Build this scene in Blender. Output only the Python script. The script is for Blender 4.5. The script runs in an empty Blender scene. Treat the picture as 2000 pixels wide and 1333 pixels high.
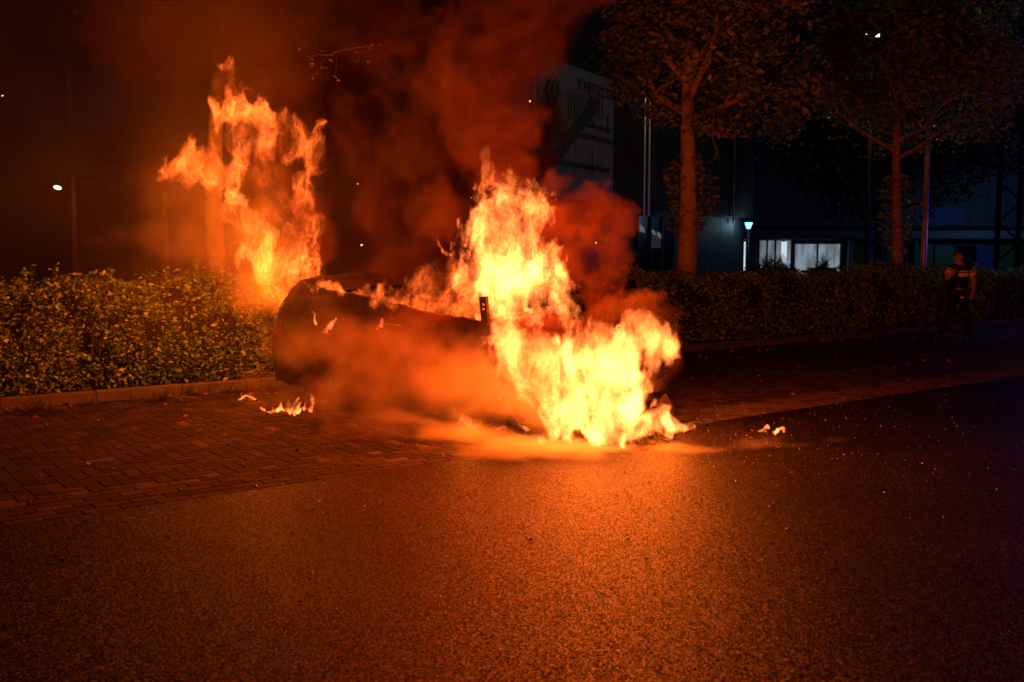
import bpy, bmesh, math, random, time
import numpy as np
from mathutils import Vector, Matrix, Euler
T0 = time.time()
sc = bpy.context.scene
C = sc.collection
PI = math.pi
# ------------------------------------------------------------------ camera
F = 1944.0
PITCH = math.atan(169.5 / F)
CH = 1.7
def P(px, py, D):
    """point in the place seen at photo pixel (px, py), D metres down the street"""
    dx = (px - 1000) / F; dy = -(py - 666.5) / F
    y = math.cos(PITCH) + dy * math.sin(PITCH); z = -math.sin(PITCH) + dy * math.cos(PITCH)
    return Vector((dx / y * D, D, CH + z / y * D))
cam = bpy.data.cameras.new('camera'); co = bpy.data.objects.new('camera', cam); C.objects.link(co)
cam.lens = 35; cam.sensor_width = 36; co.location = (0, 0, CH); co.rotation_euler = (PI / 2 - PITCH, 0, 0)
cam.clip_end = 600; sc.camera = co
cam.dof.use_dof = True; cam.dof.focus_distance = 10; cam.dof.aperture_fstop = 2.8
# ------------------------------------------------------------------ world: night sky
w = bpy.data.worlds.new('World'); sc.world = w; w.use_nodes = True
bg = w.node_tree.nodes['Background']
bg.inputs[0].default_value = (.55, .36, .9, 1); bg.inputs[1].default_value = .0014
vs = sc.view_settings
vs.view_transform = 'Standard'; vs.look = 'None'; vs.exposure = 0; vs.gamma = 1; vs.use_curve_mapping = False
cy = sc.cycles
cy.use_denoising = True; cy.volume_bounces = 1; cy.max_bounces = 5; cy.diffuse_bounces = 2; cy.glossy_bounces = 2
cy.transmission_bounces = 2; cy.transparent_max_bounces = 8; cy.sample_clamp_indirect = 3; cy.sample_clamp_direct = 0
cy.caustics_reflective = False; cy.caustics_refractive = False
cy.adaptive_threshold = .02
# ------------------------------------------------------------------ lamps (fire light, beacon, street lamps)
FIRE_COL = (1, .05, .001); HOT_COL = (1, .14, .008)
def lamp(name, loc, W, col, r=.35, parent=None):
    l = bpy.data.lights.new(name, 'POINT'); l.energy = W; l.color = col; l.shadow_soft_size = r
    o = bpy.data.objects.new(name, l); o.location = loc; C.objects.link(o)
    if parent is not None: o.parent = parent
    return o
FIRE_LIGHTS = {   # (px, py, depth, watts, radius) per flame
    'screen': [(1000, 530, 10.0, 260, .40), (1090, 380, 9.6, 330, .35)],
    'front': [(1030, 705, 8.95, 90, .25), (1150, 775, 8.45, 150, .3), (1290, 780, 9.15, 120, .25), (1290, 590, 9.0, 380, .3), (915, 812, 8.95, 18, .12)],
    'tall': [(540, 260, 11.0, 115, .35), (420, 350, 11.0, 170, .3), (520, 470, 10.9, 185, .25), (528, 565, 11.7, 105, .18)],
    'belt': [(830, 570, 9.95, 80, .2)],
}
# beacon of the police car standing out of the frame on the right
lamp('blue_beacon', (17.5, 27, 3.0), 240, (.22, .07, 1), .12)
lamp('red_tail_light', (11.5, 13, 1.5), 55, (1, .02, .08), .12)
# ------------------------------------------------------------------ helpers
def tag(o, label=None, cat=None, group=None, kind=None):
    if label: o['label'] = label
    if cat: o['category'] = cat
    if group: o['group'] = group
    if kind: o['kind'] = kind
    return o
def empty(name, loc, rz=0.0, **k):
    o = bpy.data.objects.new(name, None); C.objects.link(o); o.location = loc; o.rotation_euler = (0, 0, rz)
    o.empty_display_size = .2
    return tag(o, **k)
class MB:
    """collects vertices and faces, builds ONE mesh object"""
    def __init__(s): s.v = []; s.f = []
    def add(s, v, f):
        n = len(s.v); s.v += [tuple(q) for q in v]; s.f += [tuple(i + n for i in q) for q in f]; return s
    def box(s, c, d, R=None, bev=0.0):
        x, y, z = d[0] / 2, d[1] / 2, d[2] / 2
        if bev:
            b = bev; v = []
            for sz, k in ((-1, 0), (1, 1)):
                pass
            v = [(-x, -y, -z), (x, -y, -z), (x, y, -z), (-x, y, -z),
                 (-x, -y, z - b), (x, -y, z - b), (x, y, z - b), (-x, y, z - b),
                 (-x + b, -y + b, z), (x - b, -y + b, z), (x - b, y - b, z), (-x + b, y - b, z)]
            f = [(0, 3, 2, 1)] + [(i, (i + 1) % 4, 4 + (i + 1) % 4, 4 + i) for i in range(4)] + \
                [(4 + i, 4 + (i + 1) % 4, 8 + (i + 1) % 4, 8 + i) for i in range(4)] + [(8, 9, 10, 11)]
        else:
            v = [(-x, -y, -z), (x, -y, -z), (x, y, -z), (-x, y, -z), (-x, -y, z), (x, -y, z), (x, y, z), (-x, y, z)]
            f = [(0, 3, 2, 1), (4, 5, 6, 7), (0, 1, 5, 4), (1, 2, 6, 5), (2, 3, 7, 6), (3, 0, 4, 7)]
        c = Vector(c)
        v = [(R @ Vector(q) if R else Vector(q)) + c for q in v]
        return s.add(v, f)
    def tube(s, pts, radii, n=8, cap=True):
        pts = [Vector(p) for p in pts]
        if not hasattr(radii, '__len__'): radii = [radii] * len(pts)
        rings = []; up = Vector((.13, .21, .97)).normalized(); last = None
        for i, p in enumerate(pts):
            t = (pts[min(i + 1, len(pts) - 1)] - pts[max(i - 1, 0)])
            if t.length < 1e-9: t = Vector((0, 0, 1))
            t.normalize()
            if last is None:
                a = t.cross(up if abs(t.dot(up)) < .95 else Vector((1, 0, 0))).normalized()
            else:
                a = (last - t * last.dot(t))
                a = a.normalized() if a.length > 1e-6 else t.orthogonal().normalized()
            last = a; b = t.cross(a)
            rings.append([p + (a * math.cos(2 * PI * k / n) + b * math.sin(2 * PI * k / n)) * radii[i] for k in range(n)])
        v = [q for r in rings for q in r]; f = []
        for i in range(len(pts) - 1):
            for k in range(n):
                f.append((i * n + k, i * n + (k + 1) % n, (i + 1) * n + (k + 1) % n, (i + 1) * n + k))
        if cap:
            f.append(tuple(range(n))[::-1]); f.append(tuple((len(pts) - 1) * n + k for k in range(n)))
        return s.add(v, f)
    def lathe(s, c, axis, prof, n=24):
        """prof: (distance along axis, radius)"""
        axis = Vector(axis).normalized(); a = axis.orthogonal().normalized(); b = axis.cross(a); c = Vector(c)
        v = []; f = []
        for (h, r) in prof:
            for k in range(n):
                v.append(c + axis * h + (a * math.cos(2 * PI * k / n) + b * math.sin(2 * PI * k / n)) * r)
        m = len(prof)
        for i in range(m - 1):
            for k in range(n): f.append((i * n + k, i * n + (k + 1) % n, (i + 1) * n + (k + 1) % n, (i + 1) * n + k))
        return s.add(v, f)
    def mesh(s, name, mat, smooth=False):
        me = bpy.data.meshes.new(name); me.from_pydata(s.v, [], s.f); me.update()
        if mat: me.materials.append(mat)
        if smooth: me.polygons.foreach_set('use_smooth', [True] * len(me.polygons))
        return me
    def build(s, name, mat, parent=None, smooth=False, **k):
        o = bpy.data.objects.new(name, s.mesh(name, mat, smooth)); C.objects.link(o)
        if parent is not None: o.parent = parent
        return tag(o, **k)
def np_mesh(name, V, Fq, mat, attr=None, parent=None, smooth=False, **k):
    """V (n,3) float, Fq (m,4) or (m,3) int"""
    me = bpy.data.meshes.new(name); m, q = Fq.shape
    me.vertices.add(len(V)); me.vertices.foreach_set('co', V.astype(np.float32).ravel())
    me.loops.add(m * q); me.loops.foreach_set('vertex_index', Fq.astype(np.int32).ravel())
    me.polygons.add(m); me.polygons.foreach_set('loop_start', np.arange(0, m * q, q, dtype=np.int32))
    if smooth: me.polygons.foreach_set('use_smooth', np.ones(m, bool))
    if attr is not None:
        a = me.attributes.new('tone', 'FLOAT', 'POINT'); a.data.foreach_set('value', attr.astype(np.float32))
    me.update(calc_edges=True); me.validate()
    me.materials.append(mat)
    o = bpy.data.objects.new(name, me); C.objects.link(o)
    if parent is not None: o.parent = parent
    return tag(o, **k)
# ------------------------------------------------------------------ materials
def mat_base(name):
    m = bpy.data.materials.new(name); m.use_nodes = True
    return m, m.node_tree, m.node_tree.nodes['Principled BSDF']
def plain(name, col, rough=.6, metal=0.0, spec=.5, var=.25, scale=6.0, bump=0.0, bscale=40.0, emit=None, estr=0.0):
    """principled with mottled colour and a little relief"""
    m, nt, b = mat_base(name); N = nt.nodes.new; L = nt.links.new
    tc = N('ShaderNodeTexCoord')
    n = N('ShaderNodeTexNoise'); n.inputs['Scale'].default_value = scale; n.inputs['Detail'].default_value = 6; n.inputs['Roughness'].default_value = .65
    L(tc.outputs['Object'], n.inputs['Vector'])
    mr = N('ShaderNodeMapRange'); mr.inputs['From Min'].default_value = .25; mr.inputs['From Max'].default_value = .75
    mr.inputs['To Min'].default_value = 1 - var; mr.inputs['To Max'].default_value = 1 + var
    L(n.outputs['Fac'], mr.inputs['Value'])
    v = N('ShaderNodeVectorMath'); v.operation = 'SCALE'; v.inputs[0].default_value = col; L(mr.outputs[0], v.inputs['Scale'])
    L(v.outputs[0], b.inputs['Base Color'])
    b.inputs['Roughness'].default_value = rough; b.inputs['Metallic'].default_value = metal
    b.inputs['Specular IOR Level'].default_value = spec
    if bump:
        n2 = N('ShaderNodeTexNoise'); n2.inputs['Scale'].default_value = bscale; n2.inputs['Detail'].default_value = 4
        L(tc.outputs['Object'], n2.inputs['Vector'])
        bp = N('ShaderNodeBump'); bp.inputs['Strength'].default_value = bump; bp.inputs['Distance'].default_value = .02
        L(n2.outputs['Fac'], bp.inputs['Height']); L(bp.outputs[0], b.inputs['Normal'])
    if emit:
        b.inputs['Emission Color'].default_value = (*emit, 1); b.inputs['Emission Strength'].default_value = estr
    return m
def glow(name, col, k):
    m = bpy.data.materials.new(name); m.use_nodes = True; nt = m.node_tree; nt.nodes.clear()
    o = nt.nodes.new('ShaderNodeOutputMaterial'); e = nt.nodes.new('ShaderNodeEmission')
    e.inputs[0].default_value = (*col, 1); e.inputs[1].default_value = k
    nt.links.new(e.outputs[0], o.inputs['Surface']); return m
def asphalt_mat():
    m, nt, b = mat_base('asphalt'); N = nt.nodes.new; L = nt.links.new
    tc = N('ShaderNodeTexCoord')
    vo = N('ShaderNodeTexVoronoi'); vo.inputs['Scale'].default_value = 250; L(tc.outputs['Object'], vo.inputs['Vector'])
    vo2 = N('ShaderNodeTexVoronoi'); vo2.inputs['Scale'].default_value = 130; L(tc.outputs['Object'], vo2.inputs['Vector'])
    sep = N('ShaderNodeSeparateColor'); L(vo.outputs['Color'], sep.inputs[0])
    sep2 = N('ShaderNodeSeparateColor'); L(vo2.outputs['Color'], sep2.inputs[0])
    r = N('ShaderNodeValToRGB'); L(sep.outputs[0], r.inputs[0])
    e = r.color_ramp.elements; e[0].position = 0; e[0].color = (.0012, .001, .0008, 1); e[1].position = .93; e[1].color = (.023, .0175, .015, 1)
    q = e.new(.5); q.color = (.005, .004, .0035, 1); q = e.new(1.0); q.color = (.26, .22, .17, 1)
    big = N('ShaderNodeTexNoise'); big.inputs['Scale'].default_value = .55; big.inputs['Detail'].default_value = 5; L(tc.outputs['Object'], big.inputs['Vector'])
    mr = N('ShaderNodeMapRange'); mr.inputs['From Min'].default_value = .3; mr.inputs['From Max'].default_value = .7
    mr.inputs['To Min'].default_value = .4; mr.inputs['To Max'].default_value = 1.55; L(big.outputs['Fac'], mr.inputs['Value'])
    # small-chip layer and large-chip layer
    mr2 = N('ShaderNodeMapRange'); mr2.inputs['To Min'].default_value = .5; mr2.inputs['To Max'].default_value = 1.6; L(sep2.outputs[1], mr2.inputs['Value'])
    mu = N('ShaderNodeMath'); mu.operation = 'MULTIPLY'; L(mr.outputs[0], mu.inputs[0]); L(mr2.outputs[0], mu.inputs[1])
    sc_ = N('ShaderNodeVectorMath'); sc_.operation = 'SCALE'; L(r.outputs[0], sc_.inputs[0]); L(mu.outputs[0], sc_.inputs['Scale'])
    L(sc_.outputs[0], b.inputs['Base Color'])
    ro = N('ShaderNodeMapRange'); ro.inputs['To Min'].default_value = .42; ro.inputs['To Max'].default_value = .75; L(sep.outputs[2], ro.inputs['Value'])
    L(ro.outputs[0], b.inputs['Roughness'])
    b.inputs['Specular IOR Level'].default_value = .055
    # each chip tilts its own way: faceted normals from the cell colour
    ge = N('ShaderNodeNewGeometry')
    c1 = N('ShaderNodeVectorMath'); c1.operation = 'SUBTRACT'; c1.inputs[1].default_value = (.5, .5, .5); L(vo2.outputs['Color'], c1.inputs[0])
    c2 = N('ShaderNodeVectorMath'); c2.operation = 'SUBTRACT'; c2.inputs[1].default_value = (.5, .5, .5); L(vo.outputs['Color'], c2.inputs[0])
    c3 = N('ShaderNodeVectorMath'); c3.operation = 'ADD'; L(c1.outputs[0], c3.inputs[0]); L(c2.outputs[0], c3.inputs[1])
    c4 = N('ShaderNodeVectorMath'); c4.operation = 'MULTIPLY'; c4.inputs[1].default_value = (.62, .62, .1); L(c3.outputs[0], c4.inputs[0])
    c5 = N('ShaderNodeVectorMath'); c5.operation = 'ADD'; L(c4.outputs[0], c5.inputs[0]); L(ge.outputs['Normal'], c5.inputs[1])
    c6 = N('ShaderNodeVectorMath'); c6.operation = 'NORMALIZE'; L(c5.outputs[0], c6.inputs[0]); L(c6.outputs[0], b.inputs['Normal'])
    return m
def leaf_mat(name, c1, c2, c3):
    m, nt, b = mat_base(name); N = nt.nodes.new; L = nt.links.new
    a = N('ShaderNodeAttribute'); a.attribute_name = 'tone'
    r = N('ShaderNodeValToRGB'); e = r.color_ramp.elements
    e[0].color = (*c1, 1); e[1].color = (*c3, 1); q = e.new(.55); q.color = (*c2, 1)
    L(a.outputs['Fac'], r.inputs[0]); L(r.outputs[0], b.inputs['Base Color'])
    b.inputs['Roughness'].default_value = .48; b.inputs['Specular IOR Level'].default_value = .4
    tr = N('ShaderNodeBsdfTranslucent'); L(r.outputs[0], tr.inputs[0])
    mx = N('ShaderNodeMixShader'); mx.inputs[0].default_value = .25
    out = [x for x in nt.nodes if x.type == 'OUTPUT_MATERIAL'][0]
    L(b.outputs[0], mx.inputs[1]); L(tr.outputs[0], mx.inputs[2]); L(mx.outputs[0], out.inputs[0])
    return m
M = dict(
    asphalt=asphalt_mat(),
    sand=plain('joint_sand', (.045, .038, .032), .95, bump=.4),
    soil=plain('soil', (.03, .022, .016), .95, bump=.8, bscale=25),
    ground=plain('ground', (.035, .035, .03), .95, bump=.3),
    kerb=plain('concrete_kerb', (.095, .085, .075), .85, var=.35, bump=.5, bscale=60),
    bark=plain('bark', (.40, .36, .27), .9, var=.5, scale=9, bump=1.0, bscale=22),
    bark2=plain('scorched_leaf', (.05, .03, .02), .9),
    bleaf=leaf_mat('shaded_leaf', (.004, .005, .004), (.008, .01, .006), (.015, .02, .01)),  # tree leaf with the night shade put into its colour
    twig=plain('twig', (.07, .05, .035), .85, bump=.3),
    leaf=leaf_mat('hedge_leaf', (.04, .08, .02), (.22, .40, .07), (.55, .75, .14)),
    tleaf=leaf_mat('tree_leaf', (.08, .12, .06), (.20, .34, .15), (.36, .48, .26)),
    dleaf=plain('fallen_leaf', (.16, .075, .03), .8),
    grass=leaf_mat('grass', (.03, .05, .012), (.06, .09, .02), (.12, .11, .04)),
    burnt=plain('burnt_paint', (.022, .016, .013), .85, var=.6, scale=7, bump=.35, bscale=30, spec=.12),
    ash=plain('ash_metal', (.07, .055, .048), .75, .3, var=.6, scale=9, bump=.3),
    rubber=plain('rubber', (.014, .013, .013), .85, var=.4, bump=.3),
    rim=plain('sooty_alloy', (.10, .09, .08), .55, .6, var=.5, scale=15),
    dark=plain('dark_metal', (.02, .02, .024), .55, .4),
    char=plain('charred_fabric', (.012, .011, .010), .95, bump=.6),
    pole=plain('painted_pole', (.72, .72, .74), .35, .3, var=.12),
    clad=plain('pale_cladding', (.15, .14, .17), .6, var=.12, scale=1.5),
    cladd=plain('dark_cladding', (.03, .028, .03), .6, var=.2, scale=1.5),
    teal=plain('ribbed_cladding', (.08, .10, .11), .6, var=.12, scale=1.5),
    roof=plain('roof_dark', (.02, .02, .02), .9),
    print=plain('print_dark', (.028, .025, .03), .7),
    printm=plain('print_mid', (.10, .09, .095), .7),
    frame=plain('window_frame', (.05, .055, .06), .5, .4),
    fascia=plain('fascia', (.13, .14, .15), .5, .2),
    bluep=plain('blue_sign', (.02, .05, .30), .5),
    greenp=plain('green_film', (.05, .16, .02), .4, var=.3, scale=.8),
    glass=plain('dark_glass', (.015, .018, .022), .12, spec=.6),
    white=plain('hole_light_white', (.6, .6, .6), .5),
    skin=plain('skin', (.42, .24, .17), .55, var=.1),
    shirt=plain('dark_uniform', (.008, .009, .014), .85, spec=.2, var=.2, scale=20, bump=.3),
    yellow=plain('yellow_reflective', (.95, 1.0, .04), .4, var=.06),
    boot=plain('black_leather', (.008, .008, .008), .4),
    hair=plain('short_dark_hair', (.02, .013, .009), .7, bump=.5, bscale=80),
    brown=plain('brown_shutter', (.018, .012, .010), .7, var=.3),
)
LM = [glow('lit_room', (.45, .55, .68), .30), glow('lit_room_dim', (.42, .47, .52), .17), glow('lamp_glow', (.12, .60, .85), 5.0),
      glow('yellow_lamp_glow', (1, .85, .42), 4.0), glow('yellow_lamp_dim', (1, .8, .4), .5), glow('tube_light', (.75, .9, 1.0), .8)]
# ------------------------------------------------------------------ noise field used by flames, smoke and hedge
NV = 128
def spectral(beta, lo, seed):
    r = np.random.default_rng(seed)
    f = np.fft.rfftn(r.standard_normal((NV, NV, NV)).astype(np.float32))
    k = np.fft.fftfreq(NV) * NV; kz = np.fft.rfftfreq(NV) * NV
    kk = np.sqrt(k[:, None, None] ** 2 + k[None, :, None] ** 2 + kz[None, None, :] ** 2)
    v = np.fft.irfftn(f * np.where(kk < lo, 0, 1 / np.maximum(kk, 1) ** beta), s=(NV, NV, NV)).astype(np.float32)
    return v / v.std()
VN = spectral(3.0, 2, 1)      # smooth
VR = spectral(2.3, 2, 2)      # rougher
def samp(V, x, y, z):
    x = x * NV; y = y * NV; z = z * NV
    xf = np.floor(x); yf = np.floor(y); zf = np.floor(z)
    xi = xf.astype(np.int32) & (NV - 1); yi = yf.astype(np.int32) & (NV - 1); zi = zf.astype(np.int32) & (NV - 1)
    x = x - xf; y = y - yf; z = z - zf
    x1 = (xi + 1) & (NV - 1); y1 = (yi + 1) & (NV - 1); z1 = (zi + 1) & (NV - 1)
    V = V.ravel()
    def l(i):
        v0 = V[i + zi]; return v0 + (V[i + z1] - v0) * z
    va = l((xi * NV + yi) * NV); va = va + (l((xi * NV + y1) * NV) - va) * y
    vc = l((x1 * NV + yi) * NV); vc = vc + (l((x1 * NV + y1) * NV) - vc) * y
    return va + (vc - va) * x
# frame of the street: s runs along the kerb, n across it, away from the road
UX, UY = .8, .6
def G(s, n, z=0.0): return Vector((s * UX - n * UY, s * UY + n * UX, z))
STREET = math.atan2(UY, UX)
# ================================================================== ground
rnd = random.Random(7)
def sheet(name, s0, s1, n0, n1, z, mat, kind='structure', **k):
    m = MB(); m.add([G(s0, n0, z), G(s1, n0, z), G(s1, n1, z), G(s0, n1, z)], [(0, 1, 2, 3)])
    return m.build(name, mat, kind=kind, **k)
sheet('ground', -300, 300, 14.0, 400, -.03, M['ground'])
sheet('road', -60, 120, -40, 6.8, 0.0, M['asphalt'])
bay = sheet('parking_bay', -60, 120, 6.8, 12.0, -.005, M['sand'])
sheet('planting_bed', -60, 120, 12.15, 14.0, .07, M['soil'])
# pavers: herringbone, bricks 21 x 10.5 cm, the nearest 300 as parts, the rest joined
BL, BW = .24, .12
brick_mats = [plain('paver_%s' % n, c, .88, spec=.15, var=.5, scale=14, bump=.5, bscale=70) for n, c in
              (('a', (.036, .027, .022)), ('b', (.026, .020, .017)), ('c', (.048, .035, .028)), ('d', (.018, .015, .013)), ('e', (.075, .063, .052)))]
def brick_mb(l, w_, h=.05, b=.006): 
    return MB().box((0, 0, -h / 2), (l - .006, w_ - .006, h), bev=b)
bricks = []      # s, n, angle, length, width
r2 = random.Random(3)
u = BW
for i in range(-30, 290):
    for j in range(-4, 50):
        # 90 degree herringbone on a unit grid
        k = (i - j) % 4
        if k == 0: cs, cn, a = (i + 1) * u, (j + .5) * u, 0
        elif k == 3: cs, cn, a = (i + .5) * u, (j + 1) * u - 0 * u, 1
        else: continue
        n_ = 7.42 + cn
        if n_ < 7.46 or n_ > 11.92: continue
        bricks.append((cs, n_, a, BL, BW))
for row in range(6):
    s_ = -5 + (row % 2) * .1
    while s_ < 34:
        if row < 5: bricks.append((s_, 6.87 + row * .121, 0, BL, BW))
        s_ += BL
vis = []; hidden = []
for b_ in bricks:
    p = G(b_[0], b_[1]); ang = abs(p.x / max(p.y, .1))
    if p.y < 1 or ang > .60: continue
    (vis if ang < .52 else hidden).append((p.length, b_))
vis.sort(key=lambda t: t[0])
brick_meshes = [brick_mb(BL, BW).mesh('brick', m) for m in brick_mats]
def brick_place(b_):
    p = G(b_[0], b_[1], .0 + r2.uniform(-.0015, .0015))
    e = Euler((r2.uniform(-.006, .006), r2.uniform(-.005, .005), STREET + (PI / 2 if b_[2] else 0) + r2.uniform(-.012, .012)))
    gut = b_[1] < 7.40
    k = r2.choices(range(5), weights=(3, 3, 1.2, 3, .12) if not gut else ((0, 0, 2, 0, 6) if b_[0] > 8.2 else (2, 1, 4, 1, 1)))[0]
    return p, e, k
for d, b_ in vis[:300]:
    p, e, k = brick_place(b_)
    o = bpy.data.objects.new('brick', brick_meshes[k]); C.objects.link(o); o.location = p; o.rotation_euler = e; o.parent = bay
far = [MB() for _ in brick_mats]
for d, b_ in vis[300:] + hidden:
    p, e, k = brick_place(b_)
    R = e.to_matrix()
    far[k].box(p + Vector((0, 0, -.02)), (BL - .006, BW - .006, .04), R, bev=.006)
allb = bpy.data.meshes.new('paving_bricks'); VV = []; FF = []; MI = []
for k, q in enumerate(far):
    n0 = len(VV); VV += q.v; FF += [tuple(i + n0 for i in f) for f in q.f]; MI += [k] * len(q.f)
allb.from_pydata(VV, [], FF)
for m in brick_mats: allb.materials.append(m)
allb.polygons.foreach_set('material_index', MI)
o = bpy.data.objects.new('paving_bricks', allb); C.objects.link(o); o.parent = bay; o['kind'] = 'stuff'
# kerb: stones one metre long
kerb = sheet('kerb', -60, 120, 11.99, 12.16, -.01, M['sand'])
ks = MB()
ks.box((0, 0, 0), (.992, .13, .24), bev=.012)
kme = ks.mesh('kerb_stone', M['kerb'])
for i in range(-1, 31):
    o = bpy.data.objects.new('kerb_stone', kme); C.objects.link(o); o.parent = kerb
    o.location = G(i + .5, 12.075 + rnd.uniform(-.006, .006), .0 + rnd.uniform(-.004, .004)); o.rotation_euler = (rnd.uniform(-.01, .01), 0, STREET + rnd.uniform(-.004, .004))
print('paving', time.time() - T0)
# ------------------------------------------------------------------ leaves
def leaf_cloud(pts, size, jit=.35, flat=.5, seed=0, aspect=.55):
    """one folded leaf of four triangles at each point"""
    r = np.random.default_rng(seed); n = len(pts)
    s = size * (1 + jit * r.standard_normal(n)).clip(.45, 1.7)
    a = r.standard_normal((n, 3)); a[:, 2] *= flat; a /= np.linalg.norm(a, axis=1)[:, None]
    b = r.standard_normal((n, 3)); b -= a * (a * b).sum(1)[:, None]; b /= np.linalg.norm(b, axis=1)[:, None]
    c = np.cross(a, b)
    s = s[:, None]
    V = np.empty((n, 6, 3))
    V[:, 0] = pts - a * s * .5
    V[:, 1] = pts - a * s * .1 + b * s * aspect * .5 + c * s * .12
    V[:, 2] = pts + a * s * .5
    V[:, 3] = pts - a * s * .1 - b * s * aspect * .5 + c * s * .12
    V[:, 4] = pts + a * s * .2 + b * s * aspect * .38 + c * s * .1
    V[:, 5] = pts + a * s * .2 - b * s * aspect * .38 + c * s * .1
    base = np.arange(n)[:, None] * 6
    Q = np.concatenate([base + np.array([[0, 1, 4, 2]]), base + np.array([[0, 2, 5, 3]])])
    tone = np.repeat(r.beta(2.2, 2.6, n), 6)
    return V.reshape(-1, 3), Q, tone
# hedge along the kerb
hr = np.random.default_rng(11)
HS0, HS1 = -.5, 28.0
def hedge_top(s): return 1.40 + .05 * np.sin(s * 1.7) + .055 * np.sin(s * 4.3 + 1) + .03 * np.sin(s * 9.7) + .05 * np.sin(s * .6 + 2) - .006 * (s - 6)
def hedge_pts(n, s0, s1):
    s = hr.uniform(s0, s1, n); side = hr.random(n); z = np.empty(n); q = np.empty(n)
    top = hedge_top(s)
    fr = side < .70
    dpt = hr.exponential(.07, n)
    z[fr] = .10 + (top[fr] - .10) * hr.random(fr.sum()) ** .9
    bulge = .07 * np.sin(s * 2.3 + z * 2.1) + .05 * np.sin(s * 5.1 - z * 4)
    q = 12.32 + dpt + bulge * .8 + .12 * np.maximum(0, z - 1.15) + .10 * np.maximum(0, .35 - z)
    tp = ~fr
    z[tp] = top[tp] - hr.exponential(.05, tp.sum()); q[tp] = 12.35 + hr.random(tp.sum()) * .95
    z += (hr.random(n) < .05) * hr.random(n) * .10
    # patchiness
    nz = samp(VR, s / 3.0, q / 3.0, z / 3.0)
    keep = (nz > -.75) | (hr.random(n) < .18)
    p = np.stack([s * UX - q * UY, s * UY + q * UX, z], 1)
    return p[keep]
ptsn = hedge_pts(42000, HS0, 9.5)
ptsf = hedge_pts(34000, 9.5, HS1)
# sprigs sticking out of the top
spr = []; stems = MB()
for i in range(260):
    s = hr.uniform(HS0, HS1) if i > 120 else hr.uniform(HS0, 9)
    q = 12.4 + hr.random() * .7; z0 = float(hedge_top(s)) - .06; h = .05 + hr.random() ** 2.2 * .24; lean = hr.uniform(-.3, .3)
    stems.tube([G(s, q, z0 - .15), G(s + lean * h, q, z0 + h)], [.004, .002], 4)
    for k in range(int(8 + h * 90)):
        t = hr.random(); spr.append(G(s + lean * h * t + hr.normal(0, .028), q + hr.normal(0, .028), z0 + h * t + .01))
ptsn = np.concatenate([ptsn, np.array([tuple(p) for p in spr])])
hedge = empty('hedge', G(12, 12.8), STREET, label='long clipped leafy hedge running behind the kerb and the burning car', cat='hedge')
hedge.rotation_euler = (0, 0, 0); hedge.location = (0, 0, 0)
V, Q, T = leaf_cloud(ptsn, .052, seed=1); V2, Q2, T2 = leaf_cloud(ptsf, .062, seed=2)
np_mesh('foliage', np.concatenate([V, V2]), np.concatenate([Q, Q2 + len(V)]), M['leaf'], np.concatenate([T, T2]), parent=hedge, kind='stuff')
for i in range(420):
    s = hr.uniform(HS0, HS1); q = 12.75 + hr.normal(0, .12)
    for k in range(2):
        stems.tube([G(s, q, .05), G(s + hr.normal(0, .1), q - abs(hr.normal(0, .1)), .5), G(s + hr.normal(0, .22), q - hr.normal(.1, .18), 1.1 + hr.random() * .25)], [.012, .008, .004], 4)
stems.build('stems', M['twig'], hedge, kind='stuff')
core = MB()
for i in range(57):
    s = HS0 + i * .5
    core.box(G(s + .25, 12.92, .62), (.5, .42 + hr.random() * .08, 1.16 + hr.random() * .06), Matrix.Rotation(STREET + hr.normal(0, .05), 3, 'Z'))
core.build('light_block_core', M['char'], hedge, kind='stuff')  # solid boxes added so no background light shows through the hedge
# fallen leaves and litter
fl = []
for i in range(900):
    near = hr.random() < .6
    s = hr.uniform(0, 26); n_ = 11.98 - abs(hr.exponential(.25)) if near else hr.uniform(12.15, 12.5)
    if hr.random() < .22: n_ = hr.uniform(6.9, 12)
    fl.append(tuple(G(s, n_, .012 if n_ < 12 else .085)))
V, Q, T = leaf_cloud(np.array(fl), .055, flat=.12, seed=5)
np_mesh('fallen_leaves', V, Q, M['dleaf'], T, kind='stuff', label='dry leaves lying along the kerb and on the paving')
# glass grains and charred flakes on road and bay
gl = MB()
for i in range(1700):
    if hr.random() < .6: x = hr.normal(0, 2.6); y = hr.uniform(6.4, 11.5)
    else: x = hr.uniform(-5, 6); y = hr.uniform(5.5, 14)
    r = hr.uniform(.003, .009); a = hr.uniform(0, 6.28)
    gl.add([(x + r * math.cos(a), y + r * math.sin(a), .002), (x + r * math.cos(a + 2.1), y + r * math.sin(a + 2.1), .002), (x + r * math.cos(a + 4.2), y + r * math.sin(a + 4.2), .002 + r * .7), (x, y, .002 + r * 1.1)],
           [(0, 1, 3), (1, 2, 3), (2, 0, 3)])
gl.build('glass_grains', plain('glass_grain', (.28, .28, .26), .3, spec=.7), kind='stuff', label='grains of broken glass scattered over road and paving')
fk = MB()
for i in range(48):
    x = hr.normal(-1, 2.2); y = hr.uniform(5.2, 10.5); r = hr.uniform(.006, .02)
    a = [hr.uniform(.5, 1.2) * r for _ in range(6)]
    pts = [(x + a[k] * math.cos(k * PI / 3), y + a[k] * math.sin(k * PI / 3), .004 + abs(hr.normal(0, .3)) * r) for k in range(6)]
    fk.add(pts + [(x, y, .006 + r * .7)], [(k, (k + 1) % 6, 6) for k in range(6)])
fk.build('charred_flakes', M['char'], kind='stuff', label='black charred flakes lying on the asphalt and pavers')
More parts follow.
